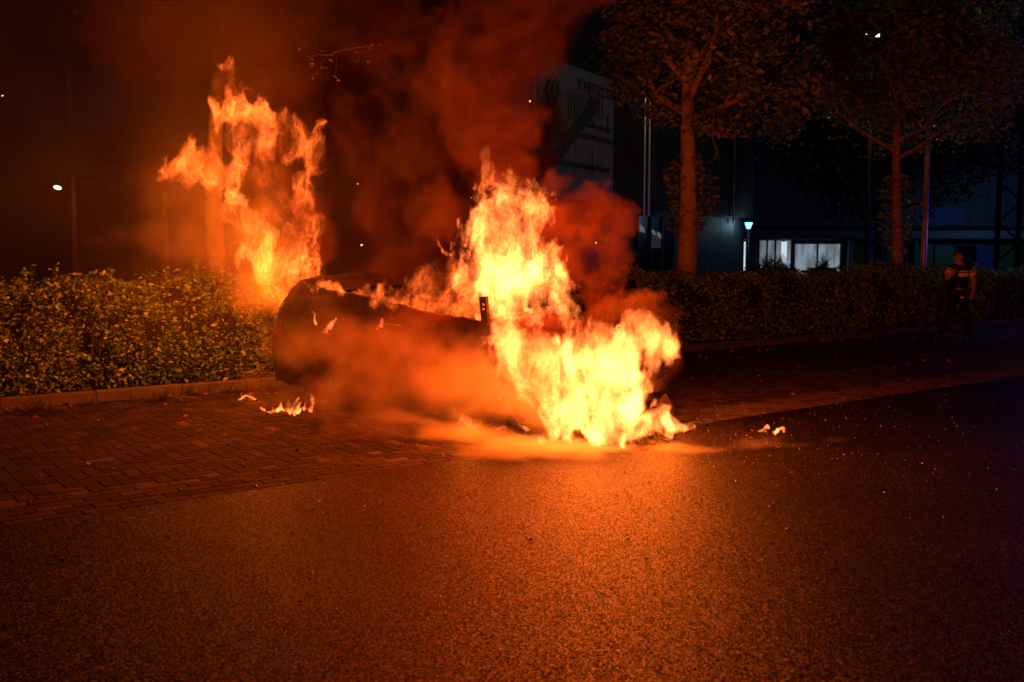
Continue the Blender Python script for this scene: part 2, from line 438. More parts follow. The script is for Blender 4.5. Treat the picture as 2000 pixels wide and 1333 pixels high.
# grass tufts at the kerb on the left
gp = []
gv = []; gf = []; gt = []
for i in range(62):
    s = hr.choice([1.6, 2.3, 2.9, 3.4, 4.1, 4.9]) + hr.normal(0, .16) if i < 50 else hr.uniform(5, 26); n_ = 11.97 - abs(hr.normal(0, .14)) if hr.random() < .75 else 12.2 + hr.random() * .1
    z = 0 if n_ < 12 else .07
    for k in range(int(hr.uniform(6, 20))):
        a = hr.uniform(0, 6.28); h = hr.uniform(.03, .2) * hr.uniform(.4, 1); ln = hr.uniform(.6, 2.4) * h; b0 = G(s + hr.normal(0, .03), n_ + hr.normal(0, .02), z)
        d = Vector((math.cos(a), math.sin(a), 0)); sd = Vector((-d.y, d.x, 0)) * .003
        mid = b0 + d * ln * .4 + Vector((0, 0, h * .75)); tip = b0 + d * ln + Vector((0, 0, h * .8))
        n0 = len(gv); gv += [b0 - sd, b0 + sd, mid + sd, mid - sd, tip, tip]; gf += [(n0, n0 + 1, n0 + 2, n0 + 3), (n0 + 3, n0 + 2, n0 + 4, n0 + 5)]; gt += [hr.random()] * 6
np_mesh('grass_tufts', np.array([tuple(v) for v in gv]), np.array(gf), M['grass'], np.array(gt), kind='stuff', label='weedy grass growing out of the kerb joint on the left')
print('hedge', time.time() - T0)
# ------------------------------------------------------------------ trees
def tree(name, label, base, height, r0, fork, spread, nl, lsize, seed, lean=(0, 0), crown_lo=None, mat=None, shoots=None, group=None, bark=None, limbs=9, rmax=None, zcut=None, squash=1.0):
    r = random.Random(seed); root = empty(name, base, label=label, cat='tree', group=group)
    tr = MB(); tips = []
    pts = []; rad = []
    nseg = 9
    for i in range(nseg + 1):
        t = i / nseg
        pts.append(Vector((lean[0] * t + .05 * math.sin(t * 7 + seed), lean[1] * t + .05 * math.cos(t * 5 + seed), height * .78 * t)))
        rad.append(r0 * (1.25 if i == 0 else 1) * (1 - .72 * t ** .9) + .01)
    tr.tube(pts, rad, 12)
    def at(z):
        for a, b in zip(pts, pts[1:]):
            if b.z >= z: return a.lerp(b, (z - a.z) / max(b.z - a.z, 1e-6))
        return pts[-1].copy()
    def grow(p, d, L, rr, depth):
        n = 4; q = [p.copy()]; rs = [rr]; dd = d.copy()
        for i in range(n):
            dd = (dd + Vector((r.gauss(0, .22), r.gauss(0, .22), r.gauss(.03, .16)))).normalized()
            q.append(q[-1] + dd * L / n); rs.append(rr * (1 - .62 * (i + 1) / n))
        tr.tube(q, rs, 6 if depth < 2 else 4, cap=False)
        if depth >= 3:
            tips.append((q[-1], L)); tips.append((q[2], L)); return
        for k in range(3 if depth else 4):
            i = r.choice((2, 3, 4)) if k else 4
            nd = (dd + Vector((r.gauss(0, .75), r.gauss(0, .75), r.gauss(.08, .5)))).normalized()
            grow(q[i], nd, L * r.uniform(.5, .72), rs[i] * .75, depth + 1)
    for k in range(limbs):
        t = k / limbs; z = fork + (height * .75 - fork) * t ** 1.1
        a = k * 2.4 + r.uniform(-.4, .4) + seed; up = .45 + t * .8
        d = Vector((math.cos(a), math.sin(a), up * r.uniform(.5, 1.2))).normalized()
        grow(at(z), d, spread * (1 - .45 * t) * r.uniform(.45, .62), r0 * .42 * (1 - .4 * t), 0)
    tr.build('trunk', bark or M['bark'], root, smooth=True)
    g = np.random.default_rng(seed)
    T_ = np.array([tuple(t[0]) for t in tips])
    rr = np.array([t[1] for t in tips])
    if rmax is not None:
        ax = np.hypot(T_[:, 0] - lean[0] * .6, T_[:, 1] - lean[1] * .6); k_ = ax < rmax * 1.35; T_ = T_[k_]; rr = rr[k_]
    if zcut is not None: k_ = T_[:, 2] > zcut; T_ = T_[k_]; rr = rr[k_]
    idx = g.integers(0, len(T_), nl)
    if rmax is not None:      # fill the crown's volume with uneven clumps, attached along the twig ends
        c0 = Vector((lean[0] * .6 + .45, lean[1] * .6, (zcut or fork) + 2.6))
        nc = int(nl * .03); cc = g.standard_normal((nc, 3)); cc /= np.linalg.norm(cc, axis=1)[:, None]; cc *= (g.random(nc) ** .45)[:, None]
        cc *= np.array([rmax * .92, rmax * .92, 2.75]); cc += np.array(tuple(c0))
        nzv = samp(VN, (cc[:, 0] / 4 + seed * .1).astype(np.float32), (cc[:, 1] / 4).astype(np.float32), (cc[:, 2] / 4).astype(np.float32)); cc = cc[nzv > .05]
        T_ = np.concatenate([T_, cc]); rr = np.concatenate([rr, g.uniform(.05, .42, len(cc))]); idx = g.integers(0, len(T_), nl)
    off = g.standard_normal((nl, 3)) * (rr[idx, None] * .42 + .09) * np.array([1, 1, .75 * squash])
    Pp = T_[idx] + off
    if zcut is not None: Pp = Pp[Pp[:, 2] > zcut]
    if shoots:
        for (z0, z1, wd, n) in shoots:
            m = int(n); zz = g.uniform(z0, z1, m); a = g.normal(0, .55, m) + PI * (g.random(m) < .45)
            env = np.sin(np.clip((zz - z0) / (z1 - z0), 0, 1) * PI) ** .6
            q = r0 * .9 + wd * env * g.random(m) ** .7
            cl = np.cos(a * 3 + zz * 5) * .25 + .85
            base_ = np.array([tuple(at(z)) for z in zz])
            sp = np.stack([base_[:, 0] + np.cos(a) * q * cl, base_[:, 1] + np.sin(a) * q * cl, zz + q * .35], 1)
            Pp = np.concatenate([Pp, sp])
    V, Q, T = leaf_cloud(Pp, lsize, seed=seed)
    np_mesh('foliage', V, Q, mat or M['tleaf'], T, parent=root, kind='stuff')
    return root
tb = P(1335, 530, 18.6)
tree('street_tree', 'leafy street tree with thick leaning trunk behind the hedge, right of the fire', (tb.x, tb.y, 0), 8.8, .215, 4.15, 2.6, 30000, .098, 6, lean=(.12, .1), shoots=[(1.9, 3.45, .34, 620)], limbs=12, rmax=2.3, zcut=3.75)
tb = P(1750, 530, 23.2)
tree('street_tree', 'darker street tree with thin trunk beside the metal lamp post', (tb.x, tb.y, 0), 8.6, .145, 3.9, 3.0, 34000, .10, 13, lean=(-.05, .1), shoots=[(1.7, 3.5, .40, 520)], limbs=12, rmax=2.45, zcut=3.9)
tb = P(425, 530, 13.7)
tree('street_tree', 'smoke-veiled tree trunk behind the left part of the hedge', (tb.x, tb.y, 0), 8.6, .15, 4.9, 4.3, 9000, .08, 21, lean=(.1, 0), limbs=10, zcut=5.4)
tb = P(1712, 530, 36)
tree('street_tree', 'unlit black tree in front of the long low building', (tb.x, tb.y, 0), 7.2, .2, 3.0, 5.6, 30000, .16, 31, limbs=14, rmax=4.3, zcut=2.9, squash=.8, mat=M['bleaf'], bark=M['char'])  # near-black leaves and bark carry the lack of light in their colour
# scorched twigs hanging in the smoke above the cabin
tw = MB(); tl = []
for (a, b) in (((720, 90), (640, 108)), ((640, 108), (600, 112)), ((660, 105), (655, 150)), ((700, 96), (708, 125)), ((640, 108), (610, 150)), ((740, 82), (720, 90))):
    A = P(a[0], a[1], 11.9); B = P(b[0], b[1], 11.7)
    tw.tube([A, (A + B) / 2 + Vector((0, 0, .02)), B], [.008, .006, .003], 5)
    for k in range(9):
        tl.append(tuple(A.lerp(B, rnd.random()) + Vector((rnd.gauss(0, .05), rnd.gauss(0, .05), rnd.gauss(-.03, .05)))))
A = P(740, 82, 11.9); tw.tube([A, A + Vector((.6, 1.0, .9)), A + Vector((.9, 2.4, 1.9))], [.008, .012, .02], 5)
br = empty('scorched_branch', P(740, 82, 11.9), label='scorched twigs with curled leaves hanging in the red smoke above the car', cat='branch')
o = tw.build('twig', M['twig'], br); o.location = -br.location
V, Q, T = leaf_cloud(np.array(tl), .05, seed=9); o = np_mesh('foliage', V, Q, M['bark2'], T, parent=br, kind='stuff'); o.location = -br.location
print('trees', time.time() - T0)
# ================================================================== buildings
def on_wall(A, d, t, off, z):      # point t metres along a wall from A, off metres out of its face
    nrm = Vector((d.y, -d.x, 0)); nrm = nrm if nrm.y < 0 else -nrm
    return Vector((A[0] + d.x * t, A[1] + d.y * t, z)) + nrm * off
# --- hall with the mural
A = (.86, 28.0); d = Vector((.50, .866, 0)).normalized(); RW = Matrix.Rotation(math.atan2(d.y, d.x), 3, 'Z')
def wp(t, off, z): return on_wall(A, d, t, off, z)
hall = empty('hall', wp(0, 0, 0), label='tall dark hall with a mural panel and diamond signs, behind the street tree', cat='building')
def hp(mb, name, mat, **k):
    o = mb.build(name, mat, hall, **k); o.location = -hall.location; return o
hp(MB().box(wp(7.5, -6, 3.55), (24, 11.6, 7.1), RW), 'wall', M['cladd'])
hp(MB().box(wp(9, -8, 8.6), (26, 12, 2.4), RW), 'roof', M['roof'])
pan = []
t = -4.4
i = 0
while t < 19.3:
    wdt = .9
    z0, z1 = 3.3, 7.14
    pale = t < 4.6
    mb = MB().box(wp(t + wdt / 2, .03, (z0 + z1) / 2), (wdt - .02, .06, z1 - z0), RW)
    if not pale:
        for k in range(4): mb.box(wp(t + .12 + k * .22, .075, (z0 + z1) / 2), (.07, .03, z1 - z0 - .02), RW)
    hp(mb, 'panel', M['clad'] if pale else M['cladd'])
    t += wdt; i += 1
t = -4.4
while t < 17:
    hp(MB().box(wp(t + .9, .02, 1.62), (1.76, .04, 3.2), RW), 'panel', M['cladd']); t += 1.8
# mural printed on the pale panels
mu = MB()
def poly(pts, off=.066): mu.add([wp(a, off, z) for a, z in pts], [tuple(range(len(pts)))])
def hzp(px, py):   # photo pixel onto the wall face -> (t, z)
    k = (px - 1000) / F
    tt = (k * A[1] - A[0]) / (d.x - k * d.y); D_ = A[1] + d.y * tt
    return tt, P(px, py, D_).z
n_ = 13
for k in range(n_):
    a = hzp(1068 + k * 6.6, 312 - k * 8.9); b = hzp(1068 + (k + 1) * 6.6 + 8, 312 - (k + 1) * 8.9)
    poly([(a[0], a[1] - .18), (b[0], a[1] - .18), (b[0], b[1] + .05), (a[0], b[1] + .05)], .066 + .001 * (k % 3))
for (x0, y0, x1, y1) in ((1122, 245, 1185, 252), (1150, 236, 1154, 250), (1178, 225, 1182, 262), (1118, 268, 1190, 274), (1058, 240, 1072, 312), (1150, 290, 1152, 345), (1060, 318, 1185, 330)):
    a = hzp(x0, y0); b = hzp(x1, y1); poly([(a[0], b[1]), (b[0], b[1]), (b[0], a[1]), (a[0], a[1])], .070)
for k in range(12):
    a = hzp(1103 + k * 6, 180 + k * .7); b = hzp(1105 + k * 6, 236); poly([(a[0], b[1]), (b[0], b[1]), (b[0], a[1]), (a[0], a[1])], .068)
hp(mu, 'mural', M['print'], kind='stuff')
fc = bpy.data.curves.new('lettering', 'FONT'); fc.body = 'V HEITZCLUB'; fc.size = .62; fc.extrude = .004; fc.materials.append(M['print'])
ft = bpy.data.objects.new('t', fc); C.objects.link(ft); bpy.context.view_layer.update(); fme = bpy.data.meshes.new_from_object(ft.evaluated_get(bpy.context.evaluated_depsgraph_get())); bpy.data.objects.remove(ft)
fo = bpy.data.objects.new('lettering', fme); C.objects.link(fo)
a = hzp(1121, 165); fo.rotation_euler = (PI / 2, 0, math.atan2(d.y, d.x)); fo.parent = hall; fo.location = wp(a[0], .09, a[1] - .15) - hall.location; fo.scale = (.75, .75, 1)
def diamond(px, y0, y1, hw):
    a = hzp(px, (y0 + y1) / 2); top = hzp(px, y0)[1]; bot = hzp(px, y1)[1]; hh = (top - bot) / 2; cz = (top + bot) / 2
    g = empty('diamond_sign', wp(a[0], .1, cz))
    g.parent = hall; g.location = g.location - hall.location
    def dm(s, o0, o1):
        m = MB(); pts = [(-hw * s, 0), (0, -hh * s), (hw * s, 0), (0, hh * s)]
        v = [Vector((d.x * p_, d.y * p_, q_)) for p_, q_ in pts]; nn = Vector((d.y, -d.x, 0))
        m.add([q + nn * o0 for q in v] + [q + nn * o1 for q in v], [(0, 1, 2, 3), (7, 6, 5, 4)] + [(i, (i + 1) % 4, 4 + (i + 1) % 4, 4 + i) for i in range(4)]); return m
    dm(1, 0, .04).build('border', M['clad'], g); dm(.84, .03, .05).build('face', M['print'], g)
    m = MB()
    for (a0, a1, z0_, z1_) in ((-.2, .2, .05, .5), (-.35, .35, -.15, -.08), (-.3, .3, -.28, -.22)):
        m.add([Vector((d.x * q * hw, d.y * q * hw, zz * hh)) + Vector((d.y, -d.x, 0)) * .056 for q, zz in ((a0, z0_), (a1, z0_), (a1, z1_), (a0, z1_))], [(0, 1, 2, 3)])
    m.build('print', M['printm'], g)
diamond(1073, 142, 216, .42); diamond(1228, 168, 240, .52); diamond(1280, 182, 250, .52)
for px in (1033, 1045, 1247, 1256, 1422):
    tt = hzp(px, 300)[0]
    hp(MB().tube([wp(tt, .16, 3.0), wp(tt, .16, 7.0)], .035, 8), 'downpipe', M['pole'])
# entrance with pale posters in the hall's ground floor
tt0 = hzp(1238, 450)[0]; tt1 = hzp(1308, 450)[0]
hp(MB().box(wp((tt0 + tt1) / 2, .06, 1.5), (tt1 - tt0, .03, 3.0), RW), 'window', M['glass'])
for k in range(4):
    tt = tt0 + (tt1 - tt0) * k / 3; hp(MB().box(wp(tt, .1, 1.5), (.08, .1, 3.0), RW), 'window_frame', M['frame'])
pst = MB()
for pts in (((1242, 436), (1242, 452), (1254, 456), (1253, 446)), ((1262, 446), (1264, 456), (1277, 461), (1272, 450)), ((1277, 452), (1278, 462), (1286, 468), (1285, 458))):
    pst.add([wp(hzp(*q)[0], .085, hzp(*q)[1]) for q in pts], [(0, 1, 2, 3)])
hp(pst, 'lit_poster', glow('poster_glow', (.5, .62, .66), .17), kind='stuff')
a = hzp(1262, 460); b = hzp(1285, 485); m = MB(); m.add([wp(a[0], .08, b[1]), wp(b[0], .08, b[1]), wp(b[0], .08, a[1]), wp(a[0], .08, a[1])], [(0, 1, 2, 3)])
hp(m, 'blind', glow('blind_glow', (.5, .5, .55), .035))
# --- low building with lit windows, D = 60
fb = empty('shop_building', (24, 60, 0), label='long low building with lit shop windows under a flat canopy', cat='building')
def fp(mb, name, mat, par=fb, **k):
    o = mb.build(name, mat, par, **k)
    if par is fb: o.location = -fb.location
    return o
x0 = P(1428, 500, 60).x; x1 = P(2060, 500, 60).x
fp(MB().box(((x0 + x1) / 2, 64, 4.5), (x1 - x0, 7.4, 9.0)), 'wall', M['cladd'])
x = x0; k = 0
while x < x1:
    fp(MB().box((x + .55, 60.26, 6.1), (1.07, .08, 5.4)), 'panel', M['teal']); x += 1.1; k += 1
fp(MB().box(((x0 + x1) / 2, 59.2, 3.22), (x1 - x0, 2.2, .14)), 'gutter', M['roof'])
fp(MB().box(((x0 + x1) / 2, 58.6, 2.85), (x1 - x0, .12, .46)), 'fascia', M['fascia'])
fp(MB().box(((x0 + x1) / 2, 59.4, 2.60), (x1 - x0, 1.5, .05)), 'canopy', M['frame'])
def win(pa, pb, ya, mats, nm, label=None, names='window'):
    xa = P(pa, 500, 60).x; xb = P(pb, 500, 60).x; zt = P(pa, ya, 60).z
    wd_ = empty(names, ((xa + xb) / 2, 60.1, 0)); wd_.parent = fb; wd_.location = wd_.location - fb.location
    if label: wd_['label'] = label
    h = zt; W_ = xb - xa
    n = nm
    for i in range(n):
        a_ = -W_ / 2 + W_ * i / n
        MB().box((a_ + W_ / n / 2, 0, h / 2), (W_ / n - .03, .03, h)).build('pane', mats[i % len(mats)], wd_)
    for i in range(n + 1):
        MB().box((-W_ / 2 + W_ * i / n, -.05, h / 2), (.09, .12, h)).build('mullion', M['frame'], wd_)
    MB().box((0, -.05, h + .04), (W_ + .1, .12, .09)).build('frame', M['frame'], wd_)
    return wd_
def room_mat(name, hi, lo):
    m = bpy.data.materials.new(name); m.use_nodes = True; nt = m.node_tree; nt.nodes.clear(); N = nt.nodes.new; L = nt.links.new
    o = N('ShaderNodeOutputMaterial'); e = N('ShaderNodeEmission'); tc = N('ShaderNodeTexCoord'); n1 = N('ShaderNodeTexNoise')
    mp = N('ShaderNodeMapping'); mp.inputs['Scale'].default_value = (1, 1, .25); L(tc.outputs['Object'], mp.inputs[0]); L(mp.outputs[0], n1.inputs['Vector'])
    n1.inputs['Scale'].default_value = 2.5; n1.inputs['Detail'].default_value = 3
    r = N('ShaderNodeValToRGB'); r.color_ramp.elements[0].position = .42; r.color_ramp.elements[1].position = .56
    r.color_ramp.elements[0].color = (*lo, 1); r.color_ramp.elements[1].color = (*hi, 1)
    L(n1.outputs['Fac'], r.inputs[0]); L(r.outputs[0], e.inputs[0]); L(e.outputs[0], o.inputs[0]); return m
rA = room_mat('lit_room_a', (.21, .26, .34), (.12, .135, .145)); rB = room_mat('lit_room_b', (.15, .18, .215), (.10, .11, .12))
win(1482, 1546, 470, [rB, rB, rB, rA], 4, 'lit window with four panes, beside the street lamp')
win(1551, 1642, 477, [rA, rA], 2, 'wide bright lit window with two panes')
win(1655, 1770, 480, [M['greenp'], M['bluep'], M['greenp']], 3, 'unlit window with green and blue film')
win(1785, 1990, 480, [M['greenp'], M['greenp'], M['glass'], M['bluep'], M['greenp']], 5, 'unlit window with green film, right of the lamp post')
for px in (1452, 1455.0 + 3, 1648, 1655, 1775):
    xx = P(px, 500, 60).x; fp(MB().box((xx, 59.0, 1.3), (.16, .16, 2.6)), 'post', M['fascia'])
for (px, ww) in ((1454, .10), (1531, .32)):
    xx = P(px, 500, 60).x; fp(MB().box((xx, 60.0, 1.25), (ww, .05, 2.4)), 'tube_light', LM[5])
xx = P(1437, 470, 60).x; fp(MB().box((xx, 59.4, 2.56), (1.1, .9, .02)), 'ceiling_light', LM[1])
xa = P(1790, 440, 60).x; xb = P(1886, 440, 60).x
fp(MB().box(((xa + xb) / 2, 60.15, 3.95), (xb - xa, .1, 1.0)), 'sign', M['bluep'])
# planters with spiky plants in front of the lit windows
for i, (px, wd_) in enumerate(((1497, 1.5), (1525, 1.5), (1606, 1.35))):
    p = P(px, 530, 52); pl = empty('planter', (p.x, 52, 0), cat='planter', label=('dark planter with spiky grass before the left lit window', 'dark planter with loose twigs before the middle of the lit windows', 'dark planter with tall spiky grass before the wide bright window')[i], group='planters before the lit windows')
    MB().box((0, 0, .5), (wd_, .5, 1.0), bev=.02).build('box', M['dark'], pl)
    m = MB()
    for k in range(60):
        a = rnd.gauss(0, .28); m.tube([(rnd.gauss(0, wd_ * .2), rnd.gauss(0, .1), .95), (a + rnd.gauss(0, .2), rnd.gauss(0, .1), 1.1 + rnd.random() * .75)], [.02, .004], 3, cap=False)
    m.build('leaves', M['twig'], pl, kind='stuff')
# --- steel truss tower at the right edge
tp = P(1965, 530, 50); tw_ = empty('truss_frame', (tp.x, 50, 0), label='dark steel truss frame at the right edge before the building', cat='frame')
pw = 1.05
for s_ in (-1, 1): MB().box((s_ * pw / 2, 0, 4.1), (.2, .2, 8.2)).build('post', M['dark'], tw_)
for k in range(4):
    z = .3 + k * 2.0
    for a, b in (((-pw / 2, z + 1), (pw / 2, z + 1.9)), ((-pw / 2, z + 1), (pw / 2, z + .1))):
        MB().tube([(a[0], 0, a[1]), (b[0], 0, b[1])], .05, 6).build('brace', M['dark'], tw_)
# --- building at the left with canopy
lb = empty('shed_building', (-12, 22, 0), label='smoke-veiled building with a deep canopy fascia at the left edge', cat='building')
def lp(mb, name, mat, **k):
    o = mb.build(name, mat, lb, **k); o.location = -lb.location; return o
xa = P(-160, 300, 21).x; xb = P(188, 300, 21).x
lp(MB().box(((xa + xb) / 2, 21.0, (P(0, 272, 21).z + P(0, 343, 21).z) / 2), (xb - xa, .3, P(0, 272, 21).z - P(0, 343, 21).z)), 'fascia', M['brown'])
lp(MB().box(((xa + xb) / 2, 24.5, 4.2), (xb - xa, 6.6, .2)), 'roof', M['roof'])
xc = P(40, 400, 21.5).x
zt = P(0, 343, 21.5).z
for k in range(26):
    lp(MB().box(((xa + xc) / 2, 21.45, .07 + k * zt / 26 + .02), (xc - xa, .08, zt / 26 - .02)), 'slat', M['brown'])
lp(MB().box(((xa + xc) / 2, 24.5, zt / 2), (xc - xa, 5.8, zt - .04)), 'wall', M['cladd'])
fl_ = empty('flood_light', P(113, 367, 20.6), label='glowing yellow oval flood light at the left, seen through smoke', cat='lamp')
m = MB(); m.lathe((0, 0, 0), (0, -1, .15), [(-.06, .0), (-.05, .13), (0, .17), (.01, .165)], 20); o = m.build('housing', M['dark'], fl_); o.scale = (.62, 1, .3); o.rotation_euler = (0, .32, 0)
m = MB(); m.lathe((0, 0, 0), (0, -1, .15), [(.012, .165), (.05, .1), (.06, .0)], 20); o = m.build('lens', LM[3], fl_); o.scale = (.5, 1, .24); o.rotation_euler = (0, .32, 0)
m = MB(); m.box((0.02, .25, .12), (.04, .45, .04)); m.build('bracket', M['dark'], fl_)
lamp('flood_light_bulb', P(113, 366, 20.2), 2, (1, .8, .35), .1)
# poles at the left
pp = P(148.5, 515, 23.3); m = MB(); m.tube([(0, 0, 0), (0, 0, 5.95)], [.075, .06], 12)
o = m.build('pole', M['pole'], smooth=True, label='tall plain pole rising behind the canopy at the left', cat='pole'); o.location = (pp.x, pp.y, 0)
pp = P(325, 515, 17.5); m = MB(); m.tube([(0, 0, 0), (0, 0, 2.75)], [.045, .04], 10)
o = m.build('pole', M['bark'], smooth=True, label='thin short post in orange smoke behind the hedge, left of the tree trunk', cat='pole'); o.location = (pp.x, pp.y, 0)
# ------------------------------------------------------------------ street lamps
pb = P(1803, 535, 24.7)
lpst = empty('lamp_post', (pb.x, pb.y, 0), label='tall metal lamp post with unlit head, right of the second street tree', cat='street lamp')
MB().tube([(0, 0, 0), (0, 0, 1.2), (0, 0, 7.9)], [.085, .07, .045], 16).build('post', M['pole'], lpst, smooth=True)
MB().tube([(0, 0, 7.85), (.35, 0, 8.02), (1.5, 0, 8.05)], [.035, .03, .03], 8).build('arm', M['pole'], lpst, smooth=True)
MB().lathe((1.45, 0, 8.04), (1, 0, 0), [(0, .03), (.05, .07), (.3, .11), (.6, .08), (.68, .0)], 14).build('head', M['pole'], lpst, smooth=True)
for z in (1.25, 1.33, 1.05): MB().lathe((0, 0, z), (0, 0, 1), [(0, .075), (0, .085), (.03, .085), (.03, .075)], 16).build('band', M['dark'], lpst)
p = P(1462, 440, 44)
sl = empty('street_lamp', (p.x, 44, 0), label='low street lamp glowing blue-white before the lit windows', cat='street lamp')
zl = p.z
MB().tube([(0, 0, 0), (0, 0, zl - .2)], [.07, .045], 10).build('post', M['dark'], sl, smooth=True)
MB().lathe((0, 0, zl - .16), (0, 0, 1), [(0, .07), (.02, .08), (.26, .17), (.26, .0)], 16).build('shade', LM[2], sl, smooth=True)
MB().lathe((0, 0, zl + .125), (0, 0, 1), [(0, .19), (.03, .18), (.08, .0)], 16).build('cap', M['dark'], sl)
lamp('street_lamp_bulb', (p.x, 43.3, zl), 22, (.45, .85, 1), .15)
p = P(1705, 72, 30)
s2 = empty('street_lamp', (p.x, 30, 0), label='bright far street lamp glinting through the top of the second tree', cat='street lamp')
MB().tube([(0, 0, 0), (0, 0, p.z + .1)], [.09, .05], 10).build('post', M['dark'], s2, smooth=True)
MB().box((0, 0, p.z + .1), (.7, .3, .1)).build('head', M['dark'], s2)
for q in (-.16, .1): MB().box((q, 0, p.z + .02), (.15, .2, .05)).build('lens', glow('far_lamp_glow', (.8, 1, .95), 14), s2)
lamp('far_lamp_bulb', (p.x, 28.6, p.z - .1), 130, (.8, 1, .4), .2)
lamp('far_side_lamp', (30, 51, 4.0), 240, (.12, .42, .9), .3)
print('buildings', time.time() - T0)
# ================================================================== burning car (open-top, roof burnt away)
CO = Vector((-.55, 10.7, 0)); CA = math.atan2(-.5407, .8412)
car = empty('burning_car', CO, CA, label='burning open-top car, roof gone, front end and cabin in flames', cat='car')
def lerp_tab(tab, x):
    if x <= tab[0][0]: return tab[0][1]
    for (a, b), (c, d_) in zip(tab, tab[1:]):
        if x <= c: return b + (d_ - b) * (x - a) / (c - a)
    return tab[-1][1]
BELT = [(-2.13, .88), (-2.08, 1.06), (-1.98, 1.18), (-1.82, 1.30), (-1.66, 1.40), (-1.55, 1.43), (-1.42, 1.36), (-1.3, 1.325), (-1.15, 1.30), (.84, 1.04), (1.1, .95), (1.6, .86), (1.95, .76), (2.1, .66), (2.15, .60)]
WID = [(-2.13, .70), (-2.05, .77), (-1.8, .82), (-1.0, .84), (.8, .84), (1.5, .83), (1.9, .79), (2.08, .72), (2.15, .62)]
def belt(x): return lerp_tab(BELT, x)
def halfw(x, z):
    w_ = lerp_tab(WID, x); bz = belt(x)
    w_ -= .10 * max(0, (z - .62) / max(bz - .62, .1)) ** 1.6 if z > .62 else 0
    w_ -= .05 * max(0, (.45 - z) / .25) ** 2 if z < .45 else 0
    w_ += .012 * math.exp(-((z - .70) / .05) ** 2)          # shoulder crease
    for xw in (-1.3, 1.3):                                       # flared arches
        dd = math.hypot(x - xw, z - .31); w_ += .022 * math.exp(-((dd - .40) / .06) ** 2)
    return w_
def zbot(x):
    zb = .20 if -1.3 < x < 1.3 else .26
    for xw in (-1.3, 1.3):
        dx = abs(x - xw)
        if dx < .385: zb = max(zb, .31 + math.sqrt(.385 ** 2 - dx * dx))
    return zb
xs = sorted(set([round(-2.13 + i * 4.28 / 72, 4) for i in range(73)] + [.84, -1.15] + [xw + s_ * v for xw in (-1.3, 1.3) for s_ in (-1, 1) for v in (.385, .37, .34, .3)]))
NZ = 14
def side_grid(x_list, sgn, off=0.0, z0f=None, z1f=None, nz=NZ):
    V = []; Fc = []
    for x in x_list:
        a = z0f(x) if z0f else zbot(x); b = z1f(x) if z1f else belt(x)
        for j in range(nz + 1):
            z = a + (b - a) * j / nz; V.append((x, sgn * (halfw(x, z) + off), z))
    for i in range(len(x_list) - 1):
        for j in range(nz):
            q = [i * (nz + 1) + j, (i + 1) * (nz + 1) + j, (i + 1) * (nz + 1) + j + 1, i * (nz + 1) + j + 1]
            Fc.append(tuple(q if sgn < 0 else q[::-1]))
    return V, Fc
body = MB()
for s_ in (-1, 1): body.add(*side_grid(xs, s_))
# bonnet and rear deck (crowned), with bulkheads down to the floor
def top_grid(x_list, crown=.05, dz=0.0, ny=10, inset=0.0):
    V = []; Fc = []
    for x in x_list:
        b = belt(x); w_ = halfw(x, b) - inset
        for j in range(ny + 1):
            y = -w_ + 2 * w_ * j / ny; V.append((x, y, b + dz + crown * (1 - (y / w_) ** 2) + .01 * math.exp(-((abs(y) - w_ * .6) / .05) ** 2)))
    for i in range(len(x_list) - 1):
        for j in range(ny):
            Fc.append((i * (ny + 1) + j, (i + 1) * (ny + 1) + j, (i + 1) * (ny + 1) + j + 1, i * (ny + 1) + j + 1))
    return V, Fc
xh = [x for x in xs if x >= .84]; xr = [x for x in xs if x <= -1.15]
body.add(*top_grid(xr, .04))
body.add(*top_grid(xh[:4], .05))
def cross(x, z0, z1, inset=0.0):
    body.add([(x, -halfw(x, z0) + inset, z0), (x, halfw(x, z0) - inset, z0), (x, halfw(x, z1) - inset, z1), (x, -halfw(x, z1) + inset, z1)], [(0, 1, 2, 3)])
cross(.84, .25, 1.04); cross(-1.15, .25, 1.30)
body.add([(-1.15, -.78, .28), (.84, -.78, .28), (.84, .78, .28), (-1.15, .78, .28)], [(0, 1, 2, 3)])
for s_ in (-1, 1):    # inner skin of the sides and the belt-line roll between the skins
    xi = [x for x in xs if -1.15 <= x <= .84]
    V, Fc = side_grid(xi, s_, -.07, lambda x: .28, lambda x: belt(x) - .01, 4); body.add(V, [f[::-1] for f in Fc])
    body.add([(x, s_ * (halfw(x, belt(x)) - o_), belt(x) - z_) for x in xi for (o_, z_) in ((0, 0), (.02, -.012), (.07, .01))],
             [((i * 3 + j), (i * 3 + 3 + j), (i * 3 + 4 + j), (i * 3 + 1 + j)) for i in range(len(xi) - 1) for j in (0, 1)])
    for xw in (-1.3, 1.3):   # wheel housings
        arc = [(xw + .385 * math.cos(a), .31 + .385 * math.sin(a)) for a in [PI * k / 14 for k in range(15)]]
        V = [(x, s_ * halfw(x, max(z, .3)), z) for x, z in arc] + [(x, s_ * .50, z) for x, z in arc]
        body.add(V, [(i, i + 1, 16 + i, 15 + i) for i in range(14)])
        body.add([(x, s_ * .50, z) for x, z in arc], [tuple(range(15))])
# rear panel
V = []; Fc = []
for j in range(9):
    z = .26 + (.88 - .26) * j / 8
    for i in range(9):
        y = (-1 + 2 * i / 8) * halfw(-2.13, z); V.append((-2.13 - .05 * (1 - (y / .7) ** 2), y, z))
for j in range(8):
    for i in range(8): Fc.append((j * 9 + i, j * 9 + i + 1, (j + 1) * 9 + i + 1, (j + 1) * 9 + i))
body.add(V, [f[::-1] for f in Fc])
